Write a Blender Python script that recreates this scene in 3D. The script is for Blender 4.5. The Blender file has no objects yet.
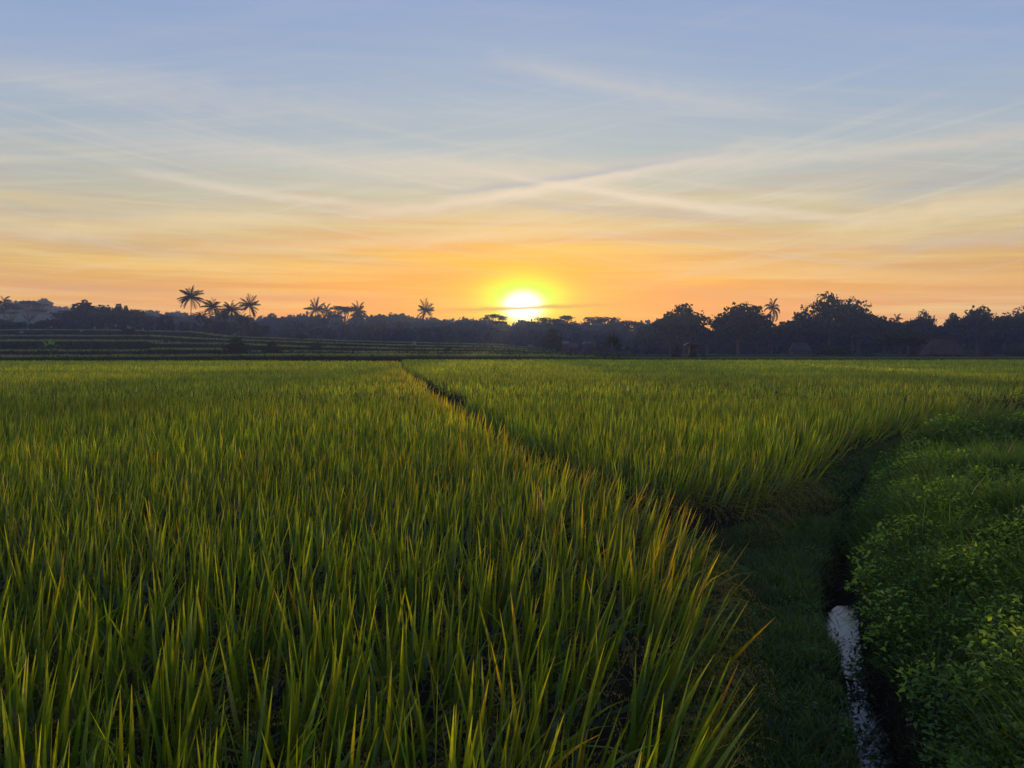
import bpy, math, random
import numpy as np
from mathutils import Vector
rng = np.random.default_rng(7)
random.seed(7)
scene = bpy.context.scene
C = scene.collection
R = math.radians
PI = math.pi

# ------------------------------------------------------------------ camera
F = 773.0; CAMZ = 1.9; PITCH = math.atan(36/773)
cam_d = bpy.data.cameras.new("camera"); cam = bpy.data.objects.new("camera", cam_d); C.objects.link(cam)
cam.location = (0, 0, CAMZ); cam.rotation_euler = (R(90)-PITCH, 0, 0)
cam_d.sensor_width = 36; cam_d.lens = 36*F/1024; cam_d.clip_end = 5000; cam_d.clip_start = 0.05
scene.camera = cam

def at(u, v, d):
    a = (u-512)/F; b = (384-v)/F
    dy = math.cos(PITCH)+b*math.sin(PITCH); dz = -math.sin(PITCH)+b*math.cos(PITCH)
    t = d/dy
    return Vector((a*t, d, CAMZ+dz*t))

# ------------------------------------------------------------------ helpers
def mesh_obj(name, V, Q, mat, parent=None, col=None, smooth=False, tris=None):
    V = np.asarray(V, dtype=np.float32).reshape(-1, 3)
    Q = np.asarray(Q, dtype=np.int32).reshape(-1, 4) if Q is not None and len(Q) else np.zeros((0, 4), np.int32)
    T = np.asarray(tris, dtype=np.int32).reshape(-1, 3) if tris is not None and len(tris) else np.zeros((0, 3), np.int32)
    me = bpy.data.meshes.new(name)
    me.vertices.add(len(V)); me.vertices.foreach_set("co", V.ravel())
    nl = Q.size+T.size
    me.loops.add(nl); me.loops.foreach_set("vertex_index", np.concatenate([Q.ravel(), T.ravel()]))
    nq, nt = len(Q), len(T)
    me.polygons.add(nq+nt)
    st = np.concatenate([np.arange(nq)*4, nq*4+np.arange(nt)*3]).astype(np.int32)
    me.polygons.foreach_set("loop_start", st)
    if smooth: me.polygons.foreach_set("use_smooth", np.ones(nq+nt, dtype=bool))
    me.update(calc_edges=True)
    if col is not None:
        ca = me.color_attributes.new("tint", 'FLOAT_COLOR', 'POINT')
        c4 = np.ones((len(V), 4), np.float32); c4[:, :3] = np.asarray(col).reshape(-1, 3)
        ca.data.foreach_set("color", c4.ravel())
    me.materials.append(mat)
    o = bpy.data.objects.new(name, me); C.objects.link(o)
    if parent: o.parent = parent
    return o

def tag(o, label, cat, group=None, kind=None):
    o["label"] = label; o["category"] = cat
    if group: o["group"] = group
    if kind: o["kind"] = kind
    return o

def empty(name, loc, label, cat, group=None, rz=0, sc=(1, 1, 1)):
    e = bpy.data.objects.new(name, None); C.objects.link(e)
    e.location = loc; e.rotation_euler = (0, 0, rz); e.scale = sc
    e.empty_display_size = 0.2
    return tag(e, label, cat, group)

def nrm(a):
    return a/np.maximum(np.linalg.norm(a, axis=-1, keepdims=True), 1e-9)

class G:
    """collects geometry"""
    def __init__(s): s.V=[]; s.Q=[]; s.T=[]; s.c=[]; s.n=0
    def add(s, V, Q=None, T=None, col=None):
        V = np.asarray(V, float).reshape(-1, 3)
        if Q is not None and len(Q): s.Q.append(np.asarray(Q).reshape(-1, 4)+s.n)
        if T is not None and len(T): s.T.append(np.asarray(T).reshape(-1, 3)+s.n)
        s.V.append(V); s.n += len(V)
        if col is not None:
            c = np.asarray(col, float)
            s.c.append(np.broadcast_to(c, V.shape) if c.ndim == 1 else c.reshape(-1, 3))
        return s
    def box(s, c, h, rz=0, top=1.0, col=None):
        x, y, z = h
        P = np.array([[-x,-y,-z],[x,-y,-z],[x,y,-z],[-x,y,-z],[-x*top,-y*top,z],[x*top,-y*top,z],[x*top,y*top,z],[-x*top,y*top,z]])
        ca, sa = math.cos(rz), math.sin(rz)
        P = np.c_[P[:,0]*ca-P[:,1]*sa, P[:,0]*sa+P[:,1]*ca, P[:,2]]+np.array(c)
        return s.add(P, [[0,3,2,1],[4,5,6,7],[0,1,5,4],[1,2,6,5],[2,3,7,6],[3,0,4,7]], col=col)
    def tube(s, pts, rad, k=7, col=None):
        pts = np.asarray(pts, float); n = len(pts); rad = np.broadcast_to(np.asarray(rad, float), (n,))
        t = nrm(np.gradient(pts, axis=0))
        ref = np.array([0.31, 0.95, 0.05]); a = nrm(np.cross(t, ref)); b = np.cross(t, a)
        th = np.arange(k)*2*PI/k
        V = pts[:,None,:]+rad[:,None,None]*(a[:,None,:]*np.cos(th)[None,:,None]+b[:,None,:]*np.sin(th)[None,:,None])
        i = np.arange(n-1)[:,None]*k; j = np.arange(k)[None,:]; j2 = (j+1) % k
        Q = np.stack([i+j, i+j2, i+k+j2, i+k+j], -1).reshape(-1, 4)
        return s.add(V.reshape(-1,3), Q, col=col)
    def obj(s, name, mat, parent=None, smooth=False):
        return mesh_obj(name, np.concatenate(s.V), np.concatenate(s.Q) if s.Q else None, mat, parent,
                        np.concatenate(s.c) if s.c else None, smooth, np.concatenate(s.T) if s.T else None)

# value noise for terrain
def vnoise(x, y, seed=0):
    xi = np.floor(x).astype(np.int64); yi = np.floor(y).astype(np.int64); fx = x-xi; fy = y-yi
    fx = fx*fx*(3-2*fx); fy = fy*fy*(3-2*fy)
    def h(a, b):
        n = (a*374761393+b*668265263+seed*144665) & 0x7fffffff
        n = ((n ^ (n >> 13))*1274126177) & 0x7fffffff
        return ((n ^ (n >> 16)) & 0xffff)/65535.0
    return (h(xi,yi)*(1-fx)+h(xi+1,yi)*fx)*(1-fy)+(h(xi,yi+1)*(1-fx)+h(xi+1,yi+1)*fx)*fy
def fbm(x, y, seed=0, o=3):
    s = 0; a = 0.5
    for i in range(o):
        s = s+a*(vnoise(x*2**i, y*2**i, seed+i)-0.5)*2; a *= 0.5
    return s
def sstep(a, b, x):
    t = np.clip((x-a)/(b-a), 0, 1); return t*t*(3-2*t)

# ------------------------------------------------------------------ materials
def new_mat(name):
    m = bpy.data.materials.new(name); m.use_nodes = True
    nt = m.node_tree; nt.nodes.clear()
    return m, nt, nt.nodes, nt.links
def leaf_mat(name, trans=0.45, gloss=0.05, tcol=(1.25, 1.25, 0.6), rough=0.4, noise=0.0, nscale=3.0):
    m, nt, N, L = new_mat(name)
    out = N.new('ShaderNodeOutputMaterial')
    at_ = N.new('ShaderNodeAttribute'); at_.attribute_name = 'tint'
    col = at_.outputs['Color']
    if noise > 0:
        tc = N.new('ShaderNodeTexCoord'); nz = N.new('ShaderNodeTexNoise'); nz.inputs['Scale'].default_value = nscale; nz.inputs['Detail'].default_value = 3
        L.new(tc.outputs['Object'], nz.inputs['Vector'])
        mr = N.new('ShaderNodeMapRange'); mr.inputs[1].default_value = 0.3; mr.inputs[2].default_value = 0.7
        mr.inputs[3].default_value = 1-noise; mr.inputs[4].default_value = 1+noise
        L.new(nz.outputs['Fac'], mr.inputs[0])
        mm = N.new('ShaderNodeVectorMath'); mm.operation = 'SCALE'; L.new(col, mm.inputs[0]); L.new(mr.outputs[0], mm.inputs['Scale']); col = mm.outputs[0]
    d = N.new('ShaderNodeBsdfDiffuse'); L.new(col, d.inputs['Color'])
    t = N.new('ShaderNodeBsdfTranslucent')
    tm = N.new('ShaderNodeVectorMath'); tm.operation = 'MULTIPLY'; tm.inputs[1].default_value = tcol
    L.new(col, tm.inputs[0]); L.new(tm.outputs[0], t.inputs['Color'])
    mx = N.new('ShaderNodeMixShader'); mx.inputs[0].default_value = trans
    L.new(d.outputs[0], mx.inputs[1]); L.new(t.outputs[0], mx.inputs[2])
    g = N.new('ShaderNodeBsdfGlossy'); g.inputs['Roughness'].default_value = rough; g.inputs['Color'].default_value = (0.8, 0.85, 0.9, 1)
    m2 = N.new('ShaderNodeMixShader'); m2.inputs[0].default_value = gloss
    L.new(mx.outputs[0], m2.inputs[1]); L.new(g.outputs[0], m2.inputs[2]); L.new(m2.outputs[0], out.inputs['Surface'])
    return m
def solid_mat(name, c1, c2=None, scale=5.0, rough=0.8, bump=0.0, metallic=0.0):
    m, nt, N, L = new_mat(name)
    out = N.new('ShaderNodeOutputMaterial'); p = N.new('ShaderNodeBsdfPrincipled')
    p.inputs['Roughness'].default_value = rough; p.inputs['Metallic'].default_value = metallic
    tc = N.new('ShaderNodeTexCoord'); nz = N.new('ShaderNodeTexNoise'); nz.inputs['Scale'].default_value = scale; nz.inputs['Detail'].default_value = 6
    L.new(tc.outputs['Object'], nz.inputs['Vector'])
    r = N.new('ShaderNodeValToRGB'); c2 = c2 or tuple(x*0.6 for x in c1)
    r.color_ramp.elements[0].position = 0.35; r.color_ramp.elements[1].position = 0.65
    r.color_ramp.elements[0].color = (*c2, 1); r.color_ramp.elements[1].color = (*c1, 1)
    L.new(nz.outputs['Fac'], r.inputs[0]); L.new(r.outputs[0], p.inputs['Base Color'])
    if bump:
        b = N.new('ShaderNodeBump'); b.inputs['Strength'].default_value = bump; b.inputs['Distance'].default_value = 0.05
        L.new(nz.outputs['Fac'], b.inputs['Height']); L.new(b.outputs[0], p.inputs['Normal'])
    L.new(p.outputs[0], out.inputs['Surface'])
    return m
M_rice = leaf_mat('rice_leaf', trans=0.55, gloss=0.035, tcol=(1.9, 1.6, 0.35), noise=0.15, nscale=60)
M_grass = leaf_mat('grass_blade', trans=0.45, gloss=0.03, tcol=(1.35,1.3,.5))
M_weed = leaf_mat('weed_leaf', trans=0.45, gloss=0.03)
M_tree = leaf_mat('tree_leaf', trans=0.25, gloss=0.02, tcol=(1.1, 1.1, 0.6))
M_grain = leaf_mat('rice_grain', trans=0.15, gloss=0.04)
M_bark = solid_mat('bark', (0.10, 0.08, 0.06), scale=4, bump=0.4)
M_ground = None
def ground_mat():
    m, nt, N, L = new_mat('ground_soil_and_grass')
    out = N.new('ShaderNodeOutputMaterial'); p = N.new('ShaderNodeBsdfPrincipled'); p.inputs['Roughness'].default_value = 1.0; p.inputs['Specular IOR Level'].default_value = 0.0
    at_ = N.new('ShaderNodeAttribute'); at_.attribute_name = 'tint'
    tc = N.new('ShaderNodeTexCoord'); nz = N.new('ShaderNodeTexNoise'); nz.inputs['Scale'].default_value = 9; nz.inputs['Detail'].default_value = 8
    L.new(tc.outputs['Object'], nz.inputs['Vector'])
    mr = N.new('ShaderNodeMapRange'); mr.inputs[1].default_value = 0.3; mr.inputs[2].default_value = 0.7; mr.inputs[3].default_value = 0.6; mr.inputs[4].default_value = 1.3
    L.new(nz.outputs['Fac'], mr.inputs[0])
    mm = N.new('ShaderNodeVectorMath'); mm.operation = 'SCALE'; L.new(at_.outputs['Color'], mm.inputs[0]); L.new(mr.outputs[0], mm.inputs['Scale'])
    L.new(mm.outputs[0], p.inputs['Base Color'])
    b = N.new('ShaderNodeBump'); b.inputs['Strength'].default_value = 0.6; b.inputs['Distance'].default_value = 0.04
    L.new(nz.outputs['Fac'], b.inputs['Height']); L.new(b.outputs[0], p.inputs['Normal'])
    L.new(p.outputs[0], out.inputs['Surface'])
    return m
M_ground = ground_mat()

# ------------------------------------------------------------------ layout curves
EL = np.array([(-6,.05),(0,.1),(2,.36),(3.3,.68),(4.3,.98),(5.0,1.14),(5.6,1.2),(7,.92),(9.2,.2),(14.9,-.97),(25,-2.9),(42,-6.0),(74,-11),(90,-13.4)])
def edgeL(y): return np.interp(y, EL[:,0], EL[:,1])
ER = np.array([(1.2,6.9),(2.0,7.05),(2.9,8.3),(3.9,10.1),(4.9,11.9),(6.6,14.0),(8.3,15.7),(14,20.8),(30,34),(60,58),(90,82)])
def frontR(x): return np.interp(x, ER[:,0], ER[:,1], left=0)
DC = np.array([(-6,-.3),(0,.85),(2,1.22),(3,1.56),(3.87,1.87),(4.75,2.15),(5.2,2.27),(5.97,2.58),(6.5,2.83),(7.84,3.5),(9.66,4.4),(12,5.8),(15,8.2),(20,13),(30,24),(60,60)])
def ditchx(y): return np.interp(y, DC[:,0], DC[:,1])
def gapw(y): return 0.34+0.012*np.minimum(y, 20)
def in_left(x, y): return (x < edgeL(y)+0.06*fbm(x*1.3, y*1.3, 3)) & (y < 73+1.5*np.sin(x*.15))
def in_right(x, y): return (x > edgeL(y)+gapw(y)+0.06*fbm(x*1.3, y*1.3, 5)) & (y > frontR(x)+0.25*fbm(x*1.1, y*1.1, 9)) & (y > 7.2) & (y < 80+1.5*np.sin(x*.11+1))
def bankz(x, y):
    s = x-ditchx(y)                    # right of the ditch
    up = sstep(0.08, 0.85, s)
    hill = 0.34+0.24*fbm(x*1.0, y*1.0, 21)
    m1 = np.exp(-((y-7.6)/2.6)**2)*0.10; m2 = np.exp(-((y-13)/1.8)**2)*0.18; dip = np.exp(-((y-10.9)/1.0)**2)*0.24
    fade = 1-sstep(14.2, 16.0, y-0.1*(x-8))
    return up*(hill+m1+m2-dip)*fade
def chw(y): return np.interp(y, [3, 4.5, 4.65, 4.85, 5.5, 6.2, 8], [.045, .05, .0, .05, .085, .09, .08])
def near_z(x, y):
    z = 0.02*fbm(x*2, y*2, 1)
    s = x-ditchx(y)
    path = (~in_left(x, y)) & (~in_right(x, y)) & (s < 0)
    z = z+np.where(path & (y < 25), 0.06+0.03*fbm(x*3, y*3, 2), 0)
    z = z+np.where(y < 25, bankz(x, y), 0)
    hwd = chw(y)
    ch = (1-sstep(hwd, hwd+.13, np.abs(s+0.015*fbm(x*6,y*6,4)*2)))*(1-sstep(16, 19, y))
    z = z*(1-ch)+np.where(y > 6.35, -.15, -.34)*ch
    return z

# terraces beyond the rice: (distance, [(u, v) of the edge seen])
TER = [(84, [(-700,357),(0,357),(60,357),(300,355.6),(400,356),(500,356.2),(600,357.5),(1700,357.5)]),
       (98, [(-700,350),(0,351),(150,351),(152,349.5),(222,349.5),(226,352),(300,352),(400,353),(500,353.6),(600,356.8),(1700,356.8)]),
       (116,[(-700,340),(20,341),(150,341),(156,343.5),(225,344),(300,347),(400,349),(500,350.2),(600,356),(1700,356)]),
       (138,[(-700,335),(0,336),(150,336),(200,339),(300,342.4),(400,345.5),(500,347.6),(600,355.4),(1700,355.4)]),
       (166,[(-700,329),(0,330),(100,330),(190,332),(225,336.5),(340,341),(500,345),(600,354.6),(1700,354.6)])]
def ter_z(k, u):
    d, pr = TER[k]; pr = np.array(pr)
    v = np.interp(u, pr[:,0], pr[:,1])
    b = (384-v)/F
    return CAMZ+d*(-math.sin(PITCH)+b*math.cos(PITCH))/(math.cos(PITCH)+b*math.sin(PITCH))
def uof(x, y): return 512+F*x/np.maximum(y, .1)
def far_z(x, y):
    """height of the land where the far trees stand"""
    u = uof(x, y)
    z4 = ter_z(4, np.clip(u, -700, 1700))
    hill = sstep(300, 470, y)*(sstep(260, -60, u)*16+sstep(120, 500, u)*0+4)
    return z4+hill+0.3*fbm(x*.03, y*.03, 40)

def build_ground():
    ys = list(np.arange(-5, 20, 0.08))
    y = 20
    while y < 82: ys.append(y); y *= 1.025
    ncol = 460
    s = np.linspace(-1, 1, ncol)
    rows = []
    for y in ys:
        yy = np.full(ncol, y); xx = s*(12+0.95*max(0, y)); rows.append((xx, yy, near_z(xx, yy), 'n'))
    prev = np.zeros(ncol)
    for k, (d, pr) in enumerate(TER):
        xx = s*(12+0.95*d); u = uof(xx, d)
        wob = 1.2*fbm(xx*.05, xx*0+k*7, 50+k)*2
        zk = ter_z(k, u)
        rows.append((s*(12+0.95*(d-.6)), d-.6+wob, prev+0*xx, 'f'))
        rows.append((s*(12+0.95*(d-.1)), d-.1+wob, zk-.16, 'f'))
        rows.append((xx, d+wob*1.0, zk, 'e'))
        rows.append((xx*1.008, d*1.008+wob, zk-0.02, 't'))
        prev = zk
    for d in list(np.arange(172, 620, 12)):
        xx = s*(12+0.95*d); rows.append((xx, np.full(ncol, float(d)), far_z(xx, d+0*xx) , 't'))
    V = np.concatenate([np.c_[r[0], r[1], r[2]] for r in rows])
    n = len(rows)
    i = np.arange(n-1)[:,None]*ncol; j = np.arange(ncol-1)[None,:]
    Q = np.stack([i+j, i+j+1, i+ncol+j+1, i+ncol+j], -1).reshape(-1, 4)
    col = np.zeros((len(V), 3)); x, y = V[:,0], V[:,1]
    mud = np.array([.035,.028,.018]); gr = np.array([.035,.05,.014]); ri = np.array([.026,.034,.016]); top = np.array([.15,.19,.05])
    rice = in_left(x, y) | in_right(x, y)
    col[:] = gr; col[rice] = mud
    sd = x-ditchx(y); wet = (np.abs(sd) < .3) & (y < 20); col[wet] = mud*.7
    k0 = len(ys)*ncol
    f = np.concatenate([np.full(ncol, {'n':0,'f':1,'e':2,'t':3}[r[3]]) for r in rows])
    col[f == 1] = ri; col[f == 2] = top; col[f == 3] = top*.8  # soil and grass tones; sunlit step rims and dim risers put into tint
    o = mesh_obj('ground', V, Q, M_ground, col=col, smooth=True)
    tag(o, 'dark soil and terraced farmland spreading from the paddies back to the trees', 'ground', kind='structure')
build_ground()

# ------------------------------------------------------------------ blades
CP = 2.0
def blades(base, az, lean, curl, length, width, face, c0, c1, S=5, fold=0.0, prof=0.35, droop=0.0):
    """ribbon leaves; returns V, Q, col. lean: angle from vertical at the foot, curl: added lean at the tip"""
    N = len(base); t = np.linspace(0, 1, S+1)
    th = lean[:,None]+curl[:,None]*t[None,:]**1.6
    dl = (length/S)[:,None]
    dirx = np.sin(th)*np.cos(az)[:,None]; diry = np.sin(th)*np.sin(az)[:,None]; dirz = np.cos(th)
    mid = lambda a: (a[:,1:]+a[:,:-1])/2
    P = np.zeros((N, S+1, 3)); P[:,0] = base
    P[:,1:,0] = base[:,None,0]+np.cumsum(mid(dirx)*dl, 1)
    P[:,1:,1] = base[:,None,1]+np.cumsum(mid(diry)*dl, 1)
    P[:,1:,2] = base[:,None,2]+np.cumsum(mid(dirz)*dl, 1)
    w = (t/prof)*(t<prof)+(1-((t-prof)/(1-prof))**1.5)*(t>=prof)
    w = np.maximum(w, 0.03); w[0] = 0.35
    W = (width/2)[:,None]*w[None,:]
    sx = -np.sin(face)[:,None]; sy = np.cos(face)[:,None]
    side = np.stack([sx*W, sy*W, 0*W], -1)
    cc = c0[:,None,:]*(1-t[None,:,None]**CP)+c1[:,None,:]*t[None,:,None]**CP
    if fold > 0:
        nx = np.cos(face)[:,None]; ny = np.sin(face)[:,None]
        off = np.stack([nx*W*fold, ny*W*fold, 0*W], -1)
        V = np.stack([P-side, P+off, P+side], 2); k = 3
    else:
        V = np.stack([P-side, P+side], 2); k = 2
    cc = np.repeat(cc[:,:,None,:], k, 2)
    b = (np.arange(N)*(S+1)*k)[:,None,None]; i = (np.arange(S)*k)[None,:,None]; j = np.arange(k-1)[None,None,:]
    Q = np.stack([b+i+j, b+i+j+1, b+i+k+j+1, b+i+k+j], -1).reshape(-1, 4)
    return V.reshape(-1,3), Q, cc.reshape(-1,3)

GREENS = np.array([(.044,.096,.020),(.062,.116,.017),(.028,.082,.030),(.085,.128,.016),(.038,.090,.028)])  # foot colours; shade low in the stand is put into the dark green
TIPS = np.array([(.23,.32,.016),(.30,.36,.015),(.11,.21,.026),(.44,.36,.020),(.46,.28,.020),(.25,.33,.015)])  # own yellower tips, brightened further with backlight put into the colour
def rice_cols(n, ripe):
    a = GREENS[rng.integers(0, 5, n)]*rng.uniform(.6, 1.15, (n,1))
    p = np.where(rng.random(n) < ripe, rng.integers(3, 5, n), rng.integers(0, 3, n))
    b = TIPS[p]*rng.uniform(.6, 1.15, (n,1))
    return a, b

def grid_pts(x0, x1, y0, y1, sp, jit=0.35):
    xs = np.arange(x0, x1, sp); yy = np.arange(y0, y1, sp)
    X, Y = np.meshgrid(xs, yy); X = X.ravel()+rng.uniform(-jit, jit, X.size)*sp; Y = Y.ravel()+rng.uniform(-jit, jit, Y.size)*sp
    return X, Y

def edge_out(x, y, left):
    """outward push near the border: unit-ish vector and strength 0..1"""
    if left:
        s = edgeL(y)-x
        k = np.exp(-np.maximum(s, 0)/0.22)*(y < 8.5)
        slope = (edgeL(y+.3)-edgeL(y-.3))/.6
        n = nrm(np.stack([np.ones_like(x), -slope], -1))
        return n, k
    s = y-frontR(x)
    s2 = s*0.75
    k = np.exp(-np.maximum(s2, 0)/0.30)*(x > 1.2)
    n = np.broadcast_to(np.array([.75, -.66]), (len(x), 2))
    return n, k

LOD = [  # y0, y1, hill spacing, blades, width, segs, len0, start frac
    (0.2, 4.5, .21, 14, .029, 8, 0),
    (4.5, 9, .20, 14, .026, 5, 1),
    (9, 20, .22, 12, .030, 4, 2),
    (20, 42, .30, 13, .036, 3, 3),
    (42, 82, .48, 12, .070, 2, 4)]
def rice(left):
    g = G(); hills = []
    for (y0, y1, sp, nb, w, S, lv) in LOD:
        m = 0.72*y1+2.5
        X, Y = grid_pts(-m, m, y0, y1, sp)
        ok = (np.abs(X) < 0.70*Y+2.0) & ((np.hypot(X, Y) > 1.15))
        ok &= in_left(X, Y) if left else in_right(X, Y)
        X, Y = X[ok], Y[ok]
        if not len(X): continue
        patch = fbm(X*.35, Y*.35, 60)          # height patches
        n2, ek = edge_out(X, Y, left)
        if lv < 2: hills.append((X, Y, n2, ek))
        for rep in range(1):
            bx = np.repeat(X, nb); by = np.repeat(Y, nb); N = len(bx)
            e = np.repeat(ek, nb); nn = np.repeat(n2, nb, 0); pt = np.repeat(patch, nb)
            az = rng.uniform(0, 2*PI, N); lean = np.abs(rng.normal(0, .16, N))+.02
            far = min(1, lv/3)
            # outward push at borders
            lx = np.sin(lean)*np.cos(az)+nn[:,0]*e*rng.uniform(.15,.75,N)+.05
            ly = np.sin(lean)*np.sin(az)+nn[:,1]*e*rng.uniform(.15,.75,N)
            az = np.arctan2(ly, lx); lean = np.arctan(np.hypot(lx, ly))
            curl = np.where(rng.random(N) < .24, rng.uniform(.5, 2.3, N), rng.uniform(-.02, .20, N))
            H = (0.86+.07*pt)
            L = H*np.where(curl > .45, rng.uniform(.75,.95,N), 1-np.abs(rng.normal(0,.19,N)))*(1-.10*e)
            if lv >= 2: L = L*(0.98); 
            r = .035+.02*rng.random(N)
            base = np.c_[bx+np.cos(az)*r, by+np.sin(az)*r, np.zeros(N)]
            if lv >= 3:       # only the upper canopy is built far off
                base[:,2] = .25; L = L-.25
                base[:,:2] += rng.uniform(-.5,.5,(N,2))*sp
            ripe = .03+.16*e 
            c0, c1 = rice_cols(N, ripe)
            # a warm fringe where the left field borders the gap
            if left:
                fr = np.exp(-np.maximum(edgeL(by)-bx, 0)/(.35+.02*by))*(by > 4)
                k = rng.random(N) < fr*.45
                c1[k] = np.array([.48,.36,.03])*rng.uniform(.8,1.1,(k.sum(),1)); c0[k] = c0[k]*.6+np.array([.12,.12,.02])*.4
            # dry straw low down
            dry = rng.random(N) < (.08+.14*e)*(1 if lv < 3 else .4)
            c0[dry] = (.13,.10,.045); c1[dry] = (.20,.14,.06); L[dry] *= rng.uniform(.5,.8,dry.sum()); curl[dry] += rng.uniform(.5,2.0,dry.sum())
            tone = (1+.40*np.clip(fbm(bx*.12, by*.4, 70), -1, 1))*(1+.35*np.clip(fbm(bx*1.6, by*1.6, 71), -1, 1))*np.repeat(rng.uniform(.7,1.3,len(X)), nb)
            c0 = c0*tone[:,None]; c1 = c1*tone[:,None]
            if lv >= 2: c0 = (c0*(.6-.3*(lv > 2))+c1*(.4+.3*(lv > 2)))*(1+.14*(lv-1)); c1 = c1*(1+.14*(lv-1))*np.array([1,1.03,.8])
            W = w*rng.uniform(.6, 1.2, N)
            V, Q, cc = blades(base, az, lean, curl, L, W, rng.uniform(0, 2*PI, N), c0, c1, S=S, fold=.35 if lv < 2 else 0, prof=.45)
            g.add(V, Q, col=cc)
    # drooping panicles
    X = np.concatenate([h[0] for h in hills]) if hills else np.zeros(0)
    if len(X):
        Y = np.concatenate([h[1] for h in hills]); n2 = np.concatenate([h[2] for h in hills]); ek = np.concatenate([h[3] for h in hills])
        npn = np.where(ek > .15, 9, np.where(Y < 3.4, 4, 1))
        bx = np.repeat(X, npn); by = np.repeat(Y, npn); e = np.repeat(ek, npn); nn = np.repeat(n2, npn, 0); N = len(bx)
        az = rng.uniform(0, 2*PI, N); lx = np.cos(az)*.5+nn[:,0]*e*1.2; ly = np.sin(az)*.5+nn[:,1]*e*1.2; az = np.arctan2(ly, lx)
        base = np.c_[bx, by, np.full(N, .15)]
        S = 9
        t = np.linspace(0, 1, S+1)
        lean = rng.uniform(.05,.3,N)+.5*e; curl = rng.uniform(2.0, 2.9, N); L = rng.uniform(.62,.8,N)
        c0 = np.broadcast_to(np.array([.07,.10,.03]), (N,3)); c1 = np.broadcast_to(np.array([.15,.13,.05]), (N,3))
        V, Q, cc = blades(base, az, lean, curl, L, np.full(N,.004), rng.uniform(0,6.28,N), c0, c1, S=S, prof=.3)
        g.add(V, Q, col=cc)
        P = V.reshape(N, S+1, 2, 3).mean(2)
        K = 52                                   # grains on the outer part of each stalk
        tt = rng.uniform(.52, 1.0, (N, K))*S; i0 = np.minimum(tt.astype(int), S-1); fr = (tt-i0)[...,None]
        ar = np.arange(N)[:,None]
        pos = P[ar,i0]*(1-fr)+P[ar,i0+1]*fr
        br = rng.integers(0, 4, (N, K)); ba = rng.uniform(0, 6.28, (N, 4))
        ang = ba[ar, br]; sp_ = (tt/S-.5)*.05*rng.uniform(.5,1.2,(N,K))
        pos = pos+np.stack([np.cos(ang)*sp_, np.sin(ang)*sp_, -np.abs(sp_)*.8], -1)
        pos = pos.reshape(-1,3); M = len(pos)
        dn = nrm(np.stack([rng.normal(0,.3,M), rng.normal(0,.3,M), -np.ones(M)], -1)); sd = nrm(np.cross(dn, rng.normal(0,1,(M,3)))); s3 = np.cross(dn, sd)
        Lg, Wg = .0125, .0042
        V = np.stack([pos-dn*Lg*.5, pos+sd*Wg*.5, pos+dn*Lg*.5, pos-sd*Wg*.5, pos+s3*Wg*.5, pos-s3*Wg*.5], 1)
        q = np.arange(M)[:,None]*6
        Q = np.concatenate([q+np.array([[0,1,2,3]]), q+np.array([[0,4,2,5]])])
        c = np.array([.34,.29,.10])*rng.uniform(.6,1.25,(M,1)); c = np.repeat(c[:,None,:], 6, 1)
        g.add(V.reshape(-1,3), Q, col=c.reshape(-1,3))
    o = g.obj('rice_crop', M_rice)
    return o
tag(rice(True), 'tall green rice filling the whole left paddy up to the dark diagonal gap', 'rice', kind='stuff')
tag(rice(False), 'green rice of the right paddy beyond the diagonal gap and the grass path', 'rice', kind='stuff')

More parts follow.
